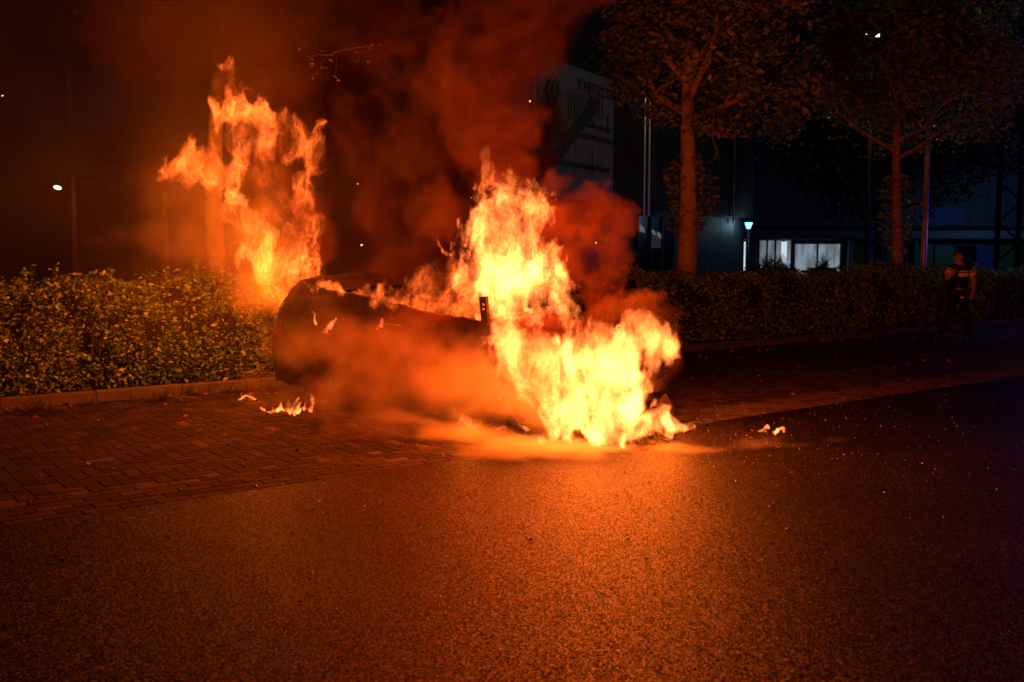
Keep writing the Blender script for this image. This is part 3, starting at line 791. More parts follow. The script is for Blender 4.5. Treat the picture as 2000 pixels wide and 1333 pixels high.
# nose strip above the opening
V = []; Fc = []
for j in range(5):
    z = .50 + (.60 - .50) * j / 4
    for i in range(11):
        y = (-1 + 2 * i / 10) * halfw(2.15, z); V.append((2.15 + .07 * (1 - (y / .62) ** 2), y, z))
for j in range(4):
    for i in range(10): Fc.append((j * 11 + i, j * 11 + i + 1, (j + 1) * 11 + i + 1, (j + 1) * 11 + i))
body.add(V, Fc)
def buckle(o, amp=.012):
    me_ = o.data; v = np.empty(len(me_.vertices) * 3, np.float32); me_.vertices.foreach_get('co', v); v = v.reshape(-1, 3)
    x_, y_, z_ = (v / 2.2).T.astype(np.float32); x2, y2, z2 = (v / .9 + .3).T.astype(np.float32)
    d_ = np.stack([samp(VN, x_ + k * .31, y_, z_) * amp + samp(VR, x2 + k * .31, y2, z2) * amp * .35 for k in range(3)], 1)
    me_.vertices.foreach_set('co', (v + d_).ravel()); me_.update(); return o
ob = body.build('body', M['burnt'], car, smooth=False); buckle(ob)
for p_ in ob.data.polygons: p_.use_smooth = True
ob.data.set_sharp_from_angle(angle=math.radians(38)) if hasattr(ob.data, 'set_sharp_from_angle') else None
hb = MB(); hb.add(*top_grid(xh[3:], .055, .008, 12, .012)); ho = buckle(hb.build('bonnet', M['burnt'], car, smooth=True), .014)
# doors
for s_ in (-1, 1):
    xd = [x for x in xs if -.52 <= x <= .78]
    dmb = MB(); V, Fc = side_grid(xd, s_, .007, lambda x: .27, lambda x: belt(x) - .012, 10); dmb.add(V, Fc)
    dr = buckle(dmb.build('door', M['burnt'], car, smooth=True))
    hm = MB(); hm.tube([(-.38, s_ * (halfw(-.38, .98) + .012), .98), (-.34, s_ * (halfw(-.34, .98) + .045), .985), (-.22, s_ * (halfw(-.22, .98) + .045), .98), (-.18, s_ * (halfw(-.18, .98) + .012), .975)], .012, 6)
    hm.build('handle', M['ash'], dr)
    # windscreen pillar stub, with the two bolt discs of the mirror foot, their white standing for light through holes
    pm = MB(); pm.box((.80, s_ * .715, 1.14), (.075, .045, .30), Matrix.Rotation(-.10, 3, 'Y'))
    pl_ = pm.build('windscreen_pillar', M['burnt'], car)
    mm = MB()
    for z in (1.17, 1.215): mm.lathe((.80, s_ * .738, z), (0, s_, 0), [(0, .012), (.006, .012), (.006, 0)], 8)
    mm.build('hole_light', M['white'], pl_)
    tl_ = MB(); tl_.add(*side_grid([-2.1, -2.04, -1.98, -1.9], s_, .012, lambda x: .80, lambda x: .98, 4)); tl_.build('tail_light', plain('melted_red_lens', (.03, .004, .003), .7), car, smooth=True)
MB().tube([(.84, -.7, 1.05), (.80, -.3, 1.09), (.80, .3, 1.09), (.84, .7, 1.05)], [.02] * 4, 8).build('scuttle', M['ash'], car, smooth=True)
MB().box((.62, 0, .86), (.34, 1.40, .16), bev=.04).build('dashboard', M['char'], car)
sw = MB(); c_ = Vector((.34, .36, .98))
sw.tube([c_ + Vector((.07 * math.sin(a) * 1.0, .18 * math.cos(a), .17 * math.sin(a))) for a in [2 * PI * k / 20 for k in range(21)]], .011, 6, cap=False)
sw.tube([c_, (.62, .36, .84)], .02, 6); sw.tube([c_ + Vector((0, -.17, 0)), c_ + Vector((0, .17, 0))], .012, 6)
sw.build('steering_wheel', M['ash'], car)
for y in (-.36, .36):
    st = MB(); st.box((-.12, y, .50), (.50, .46, .12), bev=.03).build('seat', M['char'], car)
    fr = MB(); fr.tube([(-.36, y - .2, .55), (-.50, y - .2, .98), (-.54, y - .1, 1.14), (-.54, y + .1, 1.14), (-.50, y + .2, .98), (-.36, y + .2, .55)], .016, 6)
    for k in range(6): z = .62 + k * .08; fr.tube([(-.385 - (z - .55) * .28, y - .2, z), (-.37 - (z - .55) * .28, y, z - .02), (-.385 - (z - .55) * .28, y + .2, z)], .005, 4)
    fr.build('seat_frame', M['ash'], car)
MB().box((-.93, 0, .72), (.16, 1.2, .6), Matrix.Rotation(-.2, 3, 'Y'), bev=.03).build('rear_seat', M['char'], car)
# wheels
for xw in (-1.3, 1.3):
    for s_ in (-1, 1):
        wr = empty('wheel', (xw, s_ * .80, .30)); wr.parent = car
        if xw > 0: wr.rotation_euler = (0, 0, -.12)
        MB().lathe((0, -s_ * .10, 0), (0, s_, 0), [(-.095, .205), (-.10, .27), (-.085, .298), (-.03, .305), (.03, .305), (.085, .298), (.10, .27), (.095, .205), (.06, .20)], 40).build('tyre', M['rubber'], wr, smooth=True)
        rm = MB(); rm.lathe((0, -s_ * .10, 0), (0, s_, 0), [(-.05, .20), (.085, .20), (.09, .21), (.075, .19), (.0, .18), (-.02, .0)], 30)
        for k in range(7):
            a = k * 2 * PI / 7; R = Matrix.Rotation(a, 3, 'Y'); rm.box(R @ Vector((0, 0, .115)) + Vector((0, -s_ * .035, 0)), (.035, .025, .17), R)
        rm.lathe((0, -s_ * .04, 0), (0, s_, 0), [(0, .05), (.025, .045), (.03, 0)], 14)
        rm.build('rim', M['rim'], wr)
# burnt-out front: bumper beam, brackets, radiator, lamp housings, loose cover
bm_ = MB(); seg = [(2.12 + .12 * (1 - (y / .62) ** 2), y, .43) for y in [-.62 + k * .124 for k in range(11)]]
for a, b in zip(seg, seg[1:]):
    a = Vector(a); b = Vector(b); c_ = (a + b) / 2; bm_.box(c_, (.05, (b - a).length + .01, .11), Matrix.Rotation(math.atan2(b.y - a.y, b.x - a.x) - PI / 2, 3, 'Z'))
bm_.build('bumper_beam', M['burnt'], car)
rd = MB(); rd.box((2.0, 0, .42), (.04, .78, .40))
for k in range(12): rd.box((2.03, 0, .25 + k * .031), (.02, .76, .008))
rd.build('radiator', M['ash'], car)
for s_ in (-1, 1):
    hm = MB(); hm.lathe((2.02, s_ * .58, .64), (1, s_ * .25, 0), [(-.05, .06), (0, .085), (.05, .088), (.05, .07), (.0, .05), (-.02, 0)], 16); hm.box((1.98, s_ * .52, .60), (.08, .3, .14)); hm.build('headlight', M['ash'], car)
    hm = MB(); hm.box((2.05, s_ * .45, .43), (.2, .08, .09)); hm.build('crash_box', M['ash'], car)
fr_ = MB(); fr_.add([(2.30, .02, .02), (2.34, .30, .05), (2.33, .38, .17), (2.27, .30, .33), (2.24, .16, .24)] + [(2.28, .02, .02), (2.32, .30, .05), (2.31, .38, .17), (2.25, .30, .33), (2.22, .16, .24)],
    [(0, 1, 2, 3, 4), (9, 8, 7, 6, 5)] + [(i, (i + 1) % 5, 5 + (i + 1) % 5, 5 + i) for i in range(5)])
fr_.build('loose_bumper_cover', M['burnt'], car)
MB().box((0, 0, .24), (4.0, 1.2, .06)).build('underbody', M['ash'], car)
db = MB()
for i in range(60):
    a = rnd.uniform(-.9, .9); x = rnd.uniform(1.9, 2.6); db.box((x, a, .02), (rnd.uniform(.02, .16), rnd.uniform(.01, .06), rnd.uniform(.01, .05)), Euler((rnd.uniform(-.5, .5), rnd.uniform(-.5, .5), rnd.uniform(0, 3))).to_matrix())
dbo = db.build('burnt_debris', M['char'], kind='stuff', label='charred bits of bumper lying burning under the front of the car'); dbo.location = CO; dbo.rotation_euler = (0, 0, CA)
print('car', time.time() - T0)
# ================================================================== officer
def skinned(name, V, E, R, mat, parent, sub=2, roots=(0,)):
    me = bpy.data.meshes.new('raw'); me.from_pydata([tuple(v) for v in V], E, []); me.update()
    o = bpy.data.objects.new('raw', me); C.objects.link(o)
    m = o.modifiers.new('s', 'SKIN'); m.use_smooth_shade = True
    sk = me.skin_vertices[0].data
    for i, r_ in enumerate(R):
        sk[i].radius = (r_, r_) if not hasattr(r_, '__len__') else r_
        sk[i].use_root = i in roots
    s2_ = o.modifiers.new('ss', 'SUBSURF'); s2_.levels = sub; s2_.render_levels = sub
    dg = bpy.context.evaluated_depsgraph_get(); dg.update()
    me2 = bpy.data.meshes.new_from_object(o.evaluated_get(dg), depsgraph=dg)
    bpy.data.objects.remove(o); bpy.data.meshes.remove(me)
    me2.name = name; me2.materials.clear(); me2.materials.append(mat)
    o2 = bpy.data.objects.new(name, me2); C.objects.link(o2); o2.parent = parent
    return o2
OP = P(1866, 665, 19.6)
off = empty('person', (OP.x, OP.y, 0), label='person in dark uniform with yellow chest stripe, walking left past the hedge', cat='person')
S = 1.0
J = dict(pelvis=(.02, 0, .93), waist=(.02, .0, 1.08), chest=(.03, 0, 1.30), neck0=(.02, 0, 1.46), neck=(.0, -.01, 1.54), head=(-.02, -.03, 1.64), crown=(-.015, -.015, 1.745),
    shR=(-.17, -.05, 1.43), elR=(-.27, -.10, 1.20), wrR=(-.205, -.24, 1.335), haR=(-.19, -.28, 1.385),
    shL=(.225, .03, 1.43), elL=(.33, .03, 1.14), wrL=(.255, -.09, .93), haL=(.235, -.12, .87),
    hipR=(-.07, -.02, .90), knR=(-.20, -.12, .50), anR=(-.34, -.02, .10), toR=(-.45, -.12, .045),
    hipL=(.11, .02, .90), knL=(.20, -.03, .49), anL=(.30, .12, .11), toL=(.23, .0, .045))
def sk(names, edges, radii, nm, mat, sub=2):
    idx = {n: i for i, n in enumerate(names)}
    return skinned(nm, [J[n] for n in names], [(idx[a], idx[b]) for a, b in edges], [radii[n] for n in names], mat, off, sub)
names = ['pelvis', 'waist', 'chest', 'neck0', 'neck', 'head', 'crown', 'shR', 'elR', 'wrR', 'haR', 'shL', 'elL', 'wrL', 'haL', 'hipR', 'knR', 'anR', 'toR', 'hipL', 'knL', 'anL', 'toL']
edges = [('pelvis', 'waist'), ('waist', 'chest'), ('chest', 'neck0'), ('neck0', 'neck'), ('neck', 'head'), ('head', 'crown'), ('neck0', 'shR'), ('shR', 'elR'), ('elR', 'wrR'), ('wrR', 'haR'),
    ('neck0', 'shL'), ('shL', 'elL'), ('elL', 'wrL'), ('wrL', 'haL'), ('pelvis', 'hipR'), ('hipR', 'knR'), ('knR', 'anR'), ('anR', 'toR'), ('pelvis', 'hipL'), ('hipL', 'knL'), ('knL', 'anL'), ('anL', 'toL')]
rad = dict(pelvis=.13, waist=.125, chest=.15, neck0=.09, neck=.058, head=.083, crown=.066, shR=.062, elR=.045, wrR=.031, haR=.036, shL=.062, elL=.047, wrL=.032, haL=.040,
    hipR=.085, knR=.055, anR=.04, toR=.03, hipL=.085, knL=.055, anL=.04, toL=.03)
sk(names, edges, rad, 'body', M['skin'])
J.update(slR=tuple(np.array(J['shR']) * .45 + np.array(J['elR']) * .55), slL=tuple(np.array(J['shL']) * .38 + np.array(J['elL']) * .62), hem=(.02, 0, .98))
sn = ['hem', 'waist', 'chest', 'neck0', 'shR', 'slR', 'shL', 'slL']
sr = dict(hem=(.165, .13), waist=(.165, .135), chest=(.195, .15), neck0=.085, shR=.085, slR=.068, shL=.085, slL=.07)
sk(sn, [('hem', 'waist'), ('waist', 'chest'), ('chest', 'neck0'), ('neck0', 'shR'), ('shR', 'slR'), ('neck0', 'shL'), ('shL', 'slL')], sr, 'shirt', M['shirt'])
tr_ = dict(pelvis=.15, hipR=.105, knR=.075, anR=.062, hipL=.105, knL=.075, anL=.062)
sk(['pelvis', 'hipR', 'knR', 'anR', 'hipL', 'knL', 'anL'], [('pelvis', 'hipR'), ('hipR', 'knR'), ('knR', 'anR'), ('pelvis', 'hipL'), ('hipL', 'knL'), ('knL', 'anL')], tr_, 'trousers', M['shirt'])
for a, b in (('anR', 'toR'), ('anL', 'toL')):
    sk([a, b], [(a, b)], {a: .062, b: .045}, 'boot', M['boot'])
# stripe across chest and sleeve
def ring(c, rx, ry, z0, z1, n=28, rot=0.0, tilt=None):
    m = MB(); v = []
    for z in (z0, z1):
        for k in range(n):
            a = 2 * PI * k / n; v.append((c[0] + rx * math.cos(a), c[1] + ry * math.sin(a), z))
    m.add(v, [(k, (k + 1) % n, n + (k + 1) % n, n + k) for k in range(n)]); return m
bx = skinned  # chest stripe follows a skin-like ellipse
ring((.027, 0), .197, .158, 1.262, 1.335).build('chest_stripe', M['yellow'], off, smooth=True)
ring((.027, 0), .190, .152, 1.355, 1.378).build('chest_piping', M['yellow'], off, smooth=True)
def sleeve_ring(a, b, t0, t1, r_):
    a = Vector(J[a]); b = Vector(J[b]); m = MB(); m.tube([a.lerp(b, t0), a.lerp(b, t1)], [r_, r_ * .98], 16, cap=False); return m
for (a, b) in (('shL', 'elL'), ('shR', 'elR')):
    sleeve_ring(a, b, .30, .52, .081).build('sleeve_stripe', M['yellow'], off, smooth=True); sleeve_ring(a, b, .14, .20, .086).build('sleeve_piping', M['yellow'], off, smooth=True)
ring((.02, 0), .172, .145, .965, 1.015).build('belt', M['boot'], off, smooth=True)
for (x, y, w_, h, mt) in ((-.15, -.07, .06, .15, 'shirt'), (-.10, -.13, .05, .10, 'ash'), (-.02, -.16, .05, .09, 'shirt'), (.05, -.165, .06, .10, 'boot'), (.12, -.13, .05, .13, 'ash'), (.18, -.06, .05, .17, 'boot')):
    MB().box((x, y, .955), (w_, .045, h), Matrix.Rotation(math.atan2(y, x) + PI / 2, 3, 'Z'), bev=.01).build('belt_pouch', M[mt], off)
for x in (.0, .035): MB().lathe((x, -.16, .86), (0, -1, 0), [(0, .02), (.01, .02), (.01, 0)], 10).build('glove_clip', M['yellow'], off)
MB().box((-.10, -.155, 1.33), (.055, .04, .14), Matrix.Rotation(.4, 3, 'Z'), bev=.008).build('radio', M['boot'], off)
MB().lathe((.11, -.125, 1.40), (.3, -1, 0), [(0, .025), (.008, .02), (.009, 0)], 12).build('badge', M['ash'], off)
# hair and face, head turned to the left of the picture and a little to the camera
hd = Vector(J['head']); fd = Vector((-.62, -.78, 0)).normalized(); sd = Vector((-fd.y, fd.x, 0))
hairm = MB(); hv = []; n1, n2 = 16, 9
for j in range(n2):
    ph = PI / 2 * j / (n2 - 1)
    for k in range(n1):
        a = 2 * PI * k / n1
        r_ = .088 * math.cos(ph * .98); lift = .022 if math.cos(a) > .3 else -.028
        hv.append(hd + Vector((0, 0, .055 + (lift if j == 0 else 0))) + (fd * math.cos(a) + sd * math.sin(a) * .9) * r_ + Vector((0, 0, .088 * math.sin(ph))))
hairm.add(hv, [(j * n1 + k, j * n1 + (k + 1) % n1, (j + 1) * n1 + (k + 1) % n1, (j + 1) * n1 + k) for j in range(n2 - 1) for k in range(n1)])
hairm.build('hair', M['hair'], off, smooth=True)
nm = MB(); b0 = hd + fd * .078
nm.add([b0 + Vector((0, 0, .03)), b0 + fd * .026 + Vector((0, 0, -.012)), b0 + sd * .016 + Vector((0, 0, -.018)), b0 - sd * .016 + Vector((0, 0, -.018)), b0 + Vector((0, 0, -.026))], [(0, 1, 2), (0, 3, 1), (1, 4, 2), (1, 3, 4)])
nm.build('nose', M['skin'], off, smooth=True)
for s_ in (-1, 1):
    MB().lathe(hd + fd * .070 + sd * .031 * s_ + Vector((0, 0, .024)), fd, [(0, .011), (.008, .008), (.010, 0)], 10).build('eye', M['dark'], off, smooth=True)
    MB().box(hd + fd * .078 + sd * .031 * s_ + Vector((0, 0, .042)), (.008, .034, .007), Matrix.Rotation(math.atan2(fd.y, fd.x), 3, 'Z')).build('eyebrow', M['hair'], off)
    MB().lathe(hd + sd * .083 * s_ + Vector((0, 0, .0)), sd * s_ - fd * .3, [(0, .018), (.010, .024), (.014, .012), (.012, 0)], 12).build('ear', M['skin'], off, smooth=True)
MB().box(hd + fd * .075 + Vector((0, 0, -.044)), (.01, .042, .007), Matrix.Rotation(math.atan2(fd.y, fd.x), 3, 'Z')).build('mouth', M['brown'], off)
# fingers: short bent chains
def fingers(c, dirv, side, curl):
    c = Vector(c); dirv = Vector(dirv).normalized(); side = Vector(side).normalized(); m = MB()
    for k in range(4):
        L_ = (.072, .08, .075, .06)[k]; p0 = c + side * (-.027 + k * .018); p1 = p0 + dirv * L_ * .5; p2 = p1 + (dirv * .3 + Vector(curl) * .8).normalized() * L_ * .45; p3 = p2 + (Vector(curl) - dirv * .5).normalized() * L_ * .3
        m.tube([p0, p1, p2, p3], [.0095, .009, .008, .006], 6)
    t0 = c - side * .03; m.tube([t0 - dirv * .02, t0 - side * .015 + dirv * .02, t0 + Vector(curl) * .03 + dirv * .04], [.011, .010, .008], 6)
    return m
fingers(J['haL'], (-.1, -.15, -1), (.3, -1, 0), (-.8, -.3, 0)).build('fingers', M['skin'], off, smooth=True)
fingers(J['haR'], (.1, -.5, .8), (1, .2, .0), (.3, .4, -.8)).build('fingers', M['skin'], off, smooth=True)
print('officer', time.time() - T0)
# ================================================================== flames and smoke: real volumes with a density grid each
def volume_object(name, lo, hi, vox, fieldfn, mat, step=0.0, **k):
    lo = np.array(lo, float); hi = np.array(hi, float)
    n = np.maximum(3, np.round((hi - lo) / vox).astype(int)); hi = lo + (n - 1) * vox
    X, Y, Z = np.meshgrid(*[np.linspace(lo[i], hi[i], n[i], dtype=np.float32) for i in range(3)], indexing='ij')
    dns = fieldfn(X.ravel(), Y.ravel(), Z.ravel()).astype(np.float32).reshape(n)
    for ax in range(3):
        for e in (0, -1):
            sl = [slice(None)] * 3; sl[ax] = e; dns[tuple(sl)] = 0
    me = bpy.data.meshes.new(name); me.vertices.add(dns.size)
    at = me.attributes.new('amount', 'FLOAT', 'POINT'); at.data.foreach_set('value', dns.ravel())
    src = bpy.data.objects.new(name + '_samples', me)
    vd = bpy.data.volumes.new(name); o = bpy.data.objects.new(name, vd); C.objects.link(o)
    ng = bpy.data.node_groups.new(name + '_field', 'GeometryNodeTree')
    ng.interface.new_socket('Geometry', in_out='INPUT', socket_type='NodeSocketGeometry')
    ng.interface.new_socket('Geometry', in_out='OUTPUT', socket_type='NodeSocketGeometry')
    N = ng.nodes.new; L = ng.links.new
    go = N('NodeGroupOutput'); N('NodeGroupInput')
    vc = N('GeometryNodeVolumeCube'); sm = N('GeometryNodeSampleIndex'); sm.data_type = 'FLOAT'; sm.domain = 'POINT'; sm.clamp = True
    na = N('GeometryNodeInputNamedAttribute'); na.data_type = 'FLOAT'; na.inputs['Name'].default_value = 'amount'
    pos = N('GeometryNodeInputPosition'); oi = N('GeometryNodeObjectInfo'); oi.inputs['Object'].default_value = src
    def vm(op, *vals):
        q = N('ShaderNodeVectorMath'); q.operation = op
        for i, v in vals: q.inputs[i].default_value = v
        return q
    sub = vm('SUBTRACT', (1, tuple(lo))); dv = vm('SCALE', (3, 1 / vox)); ad = vm('ADD', (1, (.5, .5, .5))); flr = vm('FLOOR')
    dot = vm('DOT_PRODUCT', (1, (float(n[1] * n[2]), float(n[2]), 1.0)))
    L(pos.outputs[0], sub.inputs[0]); L(sub.outputs[0], dv.inputs[0]); L(dv.outputs[0], ad.inputs[0]); L(ad.outputs[0], flr.inputs[0]); L(flr.outputs[0], dot.inputs[0])
    L(oi.outputs['Geometry'], sm.inputs['Geometry']); L(na.outputs[0], sm.inputs['Value']); L(dot.outputs['Value'], sm.inputs['Index']); L(sm.outputs[0], vc.inputs['Density'])
    vc.inputs['Background'].default_value = 0
    vc.inputs['Min'].default_value = tuple(lo); vc.inputs['Max'].default_value = tuple(hi)
    for i, a in enumerate('XYZ'): vc.inputs['Resolution ' + a].default_value = int(n[i])
    stm = N('GeometryNodeSetMaterial'); stm.inputs['Material'].default_value = mat
    L(vc.outputs[0], stm.inputs[0]); L(stm.outputs[0], go.inputs[0])
    md = o.modifiers.new('field', 'NODES'); md.node_group = ng
    vd.materials.append(mat)
    if step: vd.render.step_size = step
    print('  volume', name, n, dns.size, 'mean %.3f max %.2f' % (dns.mean(), dns.max()), '%.1fs' % (time.time() - T0))
    return tag(o, **k)
def caps(x, y, z, strokes, D, ys=1.0):
    """soft union of tapered capsules; a stroke point is (px, py, radius in photo px[, strength[, D]])"""
    e = np.full(x.shape, -9, np.float32); w_ = np.ones(x.shape, np.float32)
    for s in strokes:
        pts = [(P(q[0], q[1], q[4] if len(q) > 4 else D), q[2] / F * (q[4] if len(q) > 4 else D), q[3] if len(q) > 3 else 1.0) for q in s]
        if len(pts) == 1: pts = pts * 2
        for (a, ra, ba), (b, rb, bb) in zip(pts, pts[1:]):
            R = max(ra, rb) * 1.9
            m = np.nonzero((x > min(a.x, b.x) - R) & (x < max(a.x, b.x) + R) & (z > min(a.z, b.z) - R) & (z < max(a.z, b.z) + R) & (y > min(a.y, b.y) - R) & (y < max(a.y, b.y) + R))[0]
            if not len(m): continue
            qx = x[m] - a.x; qy = y[m] - a.y; qz = z[m] - a.z; ab = b - a; l2 = max(ab.length_squared, 1e-6)
            t = np.clip((qx * ab.x + qy * ab.y + qz * ab.z) / l2, 0, 1)
            dd = np.sqrt((qx - t * ab.x) ** 2 + ((qy - t * ab.y) * ys) ** 2 + (qz - t * ab.z) ** 2)
            v = 1 - dd / (ra + (rb - ra) * t); old = e[m]; up = v > old
            e[m] = np.where(up, v, old); ww = w_[m]; w_[m] = np.where(up, ba + (bb - ba) * t, ww)
    return e, w_
def bounds(strokes, D, pad=1.35, extra=(0, 0, 0)):
    lo = Vector((1e9,) * 3); hi = Vector((-1e9,) * 3)
    for s in strokes:
        for q in s:
            dd = q[4] if len(q) > 4 else D; p = P(q[0], q[1], dd); r = q[2] / F * dd * pad + .03
            for i in range(3): lo[i] = min(lo[i], p[i] - r); hi[i] = max(hi[i], p[i] + r)
    return lo, hi
def vol_mat(name, build):
    m = bpy.data.materials.new(name); m.use_nodes = True; nt = m.node_tree; nt.nodes.clear()
    o = nt.nodes.new('ShaderNodeOutputMaterial'); a = nt.nodes.new('ShaderNodeAttribute'); a.attribute_name = 'density'
    sh = build(nt, a.outputs['Fac']); nt.links.new(sh.outputs[0], o.inputs['Volume']); return m
def emission_build(col, k):
    def f(nt, dens):
        e = nt.nodes.new('ShaderNodeEmission'); mu = nt.nodes.new('ShaderNodeMath'); mu.operation = 'MULTIPLY'; mu.inputs[1].default_value = k
        nt.links.new(dens, mu.inputs[0]); nt.links.new(mu.outputs[0], e.inputs[1]); e.inputs[0].default_value = (*col, 1); return e
    return f
FLAME = vol_mat('flame', emission_build((1, .13, .016), 1.45))
FLAME_HOT = vol_mat('hot_flame', emission_build((1, .18, .034), 1.45))
def flame(name, label, strokes, D, vox, k=6.0, sc_=1.0, seed=0.0, group=None, lean=.3, rough=.30, ys=1.2, lights=None, warp=1.0, base=.10, low=.12):
    lo, hi = bounds(strokes, D)
    if lo.z < .004: lo.z = .004
    def field(x, y, z):
        sd_ = seed
        X = x / (2.2 * sc_) + sd_; Y = y / (2.2 * sc_); Z = z / (3.2 * sc_)
        wx = samp(VN, X, Y, Z); wz = samp(VN, X + .37, Y + .11, Z + .5); wy = samp(VN, X + .7, Y + .3, Z + .2)
        fine = samp(VR, x / (.9 * sc_) + sd_, y / (.9 * sc_), z / (1.4 * sc_)); fine2 = samp(VR, x / (.9 * sc_) + .5 + sd_, y / (.9 * sc_), z / (1.4 * sc_))
        qx = x + (wx * .05 + fine * .019) * sc_ * warp; qz = z + (wz * .06 + fine2 * .024) * sc_ * warp; qy = y + wy * .05 * sc_ * warp
        e, wt = caps(qx, qy, qz, strokes, D, ys)
        out = np.zeros_like(x); m = np.nonzero(e > -.75)[0]
        x, y, z, e, wt = qx[m], qy[m], qz[m], e[m], wt[m]
        n = samp(VN, x / (.8 * sc_) + sd_, y / (.8 * sc_), z / (1.6 * sc_) + .3)
        n2 = samp(VR, x / (.5 * sc_) + sd_ + .2, y / (.5 * sc_), z / (.9 * sc_) + .1)
        e2 = e + rough * n + rough * .45 * n2
        zz = (z - lean * x)
        r1 = samp(VN, x / (.60 * sc_) + .5 + sd_, y / (.60 * sc_), zz / (1.25 * sc_)); r2_ = samp(VR, x / (.42 * sc_) + .2 + sd_, y / (.42 * sc_), zz / (.95 * sc_) + .8)
        sheet_ = np.exp(-(r1 / .19) ** 2) + .8 * np.exp(-(r2_ / .20) ** 2)
        lowf = np.clip(.75 + .45 * samp(VN, x / (1.7 * sc_) + .1 + sd_, y / (1.7 * sc_), z / (2.2 * sc_) + .6), low, 2)
        env = np.clip(e2 / .30, 0, 1); env = env * env * (3 - 2 * env)
        out[m] = env * (base + sheet_) * lowf * wt * k
        return out
    o = volume_object(name, lo, hi, vox, field, FLAME_HOT if (lights in ('front', 'screen') or name == 'small_flame') else FLAME, label=label, cat='flame', group=group)
    for (px, py, dd, W, r_) in FIRE_LIGHTS.get(lights, ()):
        lamp('fire_light', P(px, py, dd), W, HOT_COL if lights in ('front', 'tall') else FIRE_COL, r_, parent=o)
    return o
G1 = 'big flames rising from the burning car'
flame('flame', 'tall forked flame streaming up to the left above the tail of the car',
  [[(440, 128, 13, 1.4), (448, 175, 26, 1.3), (468, 235, 40, 1.1), (515, 278, 38), (570, 268, 28), (606, 292, 28, 1.2), (612, 325, 20, 1.1)],
   [(332, 345, 18, 1.2), (362, 320, 30, 1.2), (415, 315, 36, 1.1), (458, 320, 32), (490, 285, 28)],
   [(590, 340, 16, .8), (585, 400, 24, 1), (588, 470, 28, 1), (580, 530, 38, 1.4), (556, 570, 24, 1.5), (544, 600, 9, 1.4)],
   [(448, 370, 20, 1.3), (474, 430, 30, 1.5), (512, 482, 36, 1.6), (552, 532, 42, 1.6)], [(590, 555, 18, 1.4), (625, 562, 14, 1.4), (642, 575, 8)],
   [(530, 330, 34, .13), (545, 420, 34, .18)]], 11.2, .0125, k=13, sc_=.72, rough=.34, lights='tall', seed=.13)
flame('flame', 'largest white-hot flame pouring from the windscreen opening',
  [[(950, 288, 7, .35), (966, 322, 12, .6), (985, 352, 20, .8), (1000, 395, 44)], [(1018, 335, 6, .5), (1010, 365, 12, .6)],
   [(925, 418, 24, .8), (990, 405, 52, .9), (1052, 398, 34), (1080, 418, 16), (1082, 440, 10)],
   [(985, 440, 58), (980, 500, 70, 1.6), (990, 555, 72, 2.2), (1000, 592, 50, 1.4)], [(1012, 520, 44, 3.4, 9.9), (1022, 560, 30, 2.6, 9.9)],
   [(1015, 480, 44, 1.2), (1058, 545, 50, 1.6), (1095, 590, 30, 1.4), (1142, 616, 13, 1.6)], [(935, 520, 26), (922, 560, 20), (938, 605, 22)],
   [(1082, 510, 22, 1.0), (1100, 545, 18)], [(965, 618, 14, .8, 9.75), (1040, 620, 16, .9, 9.75), (1125, 622, 12, 1.0, 9.9)]], 10.05, .0125, k=17, sc_=.66, rough=.32, base=.14, lights='screen', seed=.41, group=None)
flame('flame', 'broad bright flame wrapping the front wing, bonnet edge and nose of the car',
  [[(962, 596, 13, 1, 9.35), (980, 650, 26, 1, 9.3), (1000, 700, 34, 1.1, 9.2), (1025, 738, 24, 1.2, 9.1)], [(978, 748, 13, 1.6, 9.1), (985, 768, 9, 1.6, 9.1), (1003, 774, 5, 1.6, 9.1)],
   [(1000, 690, 44, 1.3, 9.1), (1070, 712, 54, 1.3, 8.9), (1150, 712, 62, 1.5, 8.8), (1222, 684, 50, 1.4, 8.95), (1288, 676, 32, .8, 9.3)],
   [(1228, 628, 20, .9, 9.4), (1278, 640, 24, .9, 9.5), (1312, 668, 18, 1.3, 9.5), (1322, 700, 12, 1.3, 9.5)],
   [(1070, 745, 24, 1.6, 8.95), (1078, 800, 24, 2.0, 8.85), (1088, 834, 18, 2.4, 8.75)], [(1122, 750, 56, 2.0, 8.75), (1125, 812, 50, 3.4, 8.65)],
   [(1195, 735, 56, 2.2, 8.75), (1185, 800, 58, 3.0, 8.65), (1185, 834, 24, 3.0, 8.6)], [(1240, 806, 32, 3.2, 8.85), (1262, 830, 24, 3.6, 8.8)], [(1086, 838, 17, 4, 8.75), (1150, 842, 19, 4.5, 8.6), (1220, 842, 17, 4.5, 8.65), (1290, 837, 15, 4, 9.0), (1346, 832, 8, 3, 9.35)], [(1290, 822, 22, 2.4, 9.25), (1325, 828, 15, 2.0, 9.35), (1343, 832, 7, 1.8, 9.4)]], 9.1, .0125, k=15, sc_=.62, rough=.34, base=.26, low=.4, lights='front', seed=.73, lean=-.1)
flame('flame', 'low red flames licking over the door sill line behind the cabin side',
  [[(738, 596, 14, 1.6, 10.25), (752, 565, 14, 1.5, 10.25), (760, 545, 7, 1.3, 10.25)], [(775, 590, 16, 1.5, 10.25), (782, 570, 9, 1.2, 10.25)],
   [(790, 592, 24, .8), (850, 598, 34, 1.0), (910, 598, 38, 1.2), (935, 565, 24, 1.2)], [(600, 552, 8, 2, 10.9), (645, 562, 11, 2.2, 10.8), (700, 574, 13, 1.8, 10.6), (728, 580, 13, 2, 10.5)],
   [(820, 560, 26, .3), (890, 530, 34, .4)]], 10.9, .016, k=11, sc_=.6, lights='belt', seed=.27)
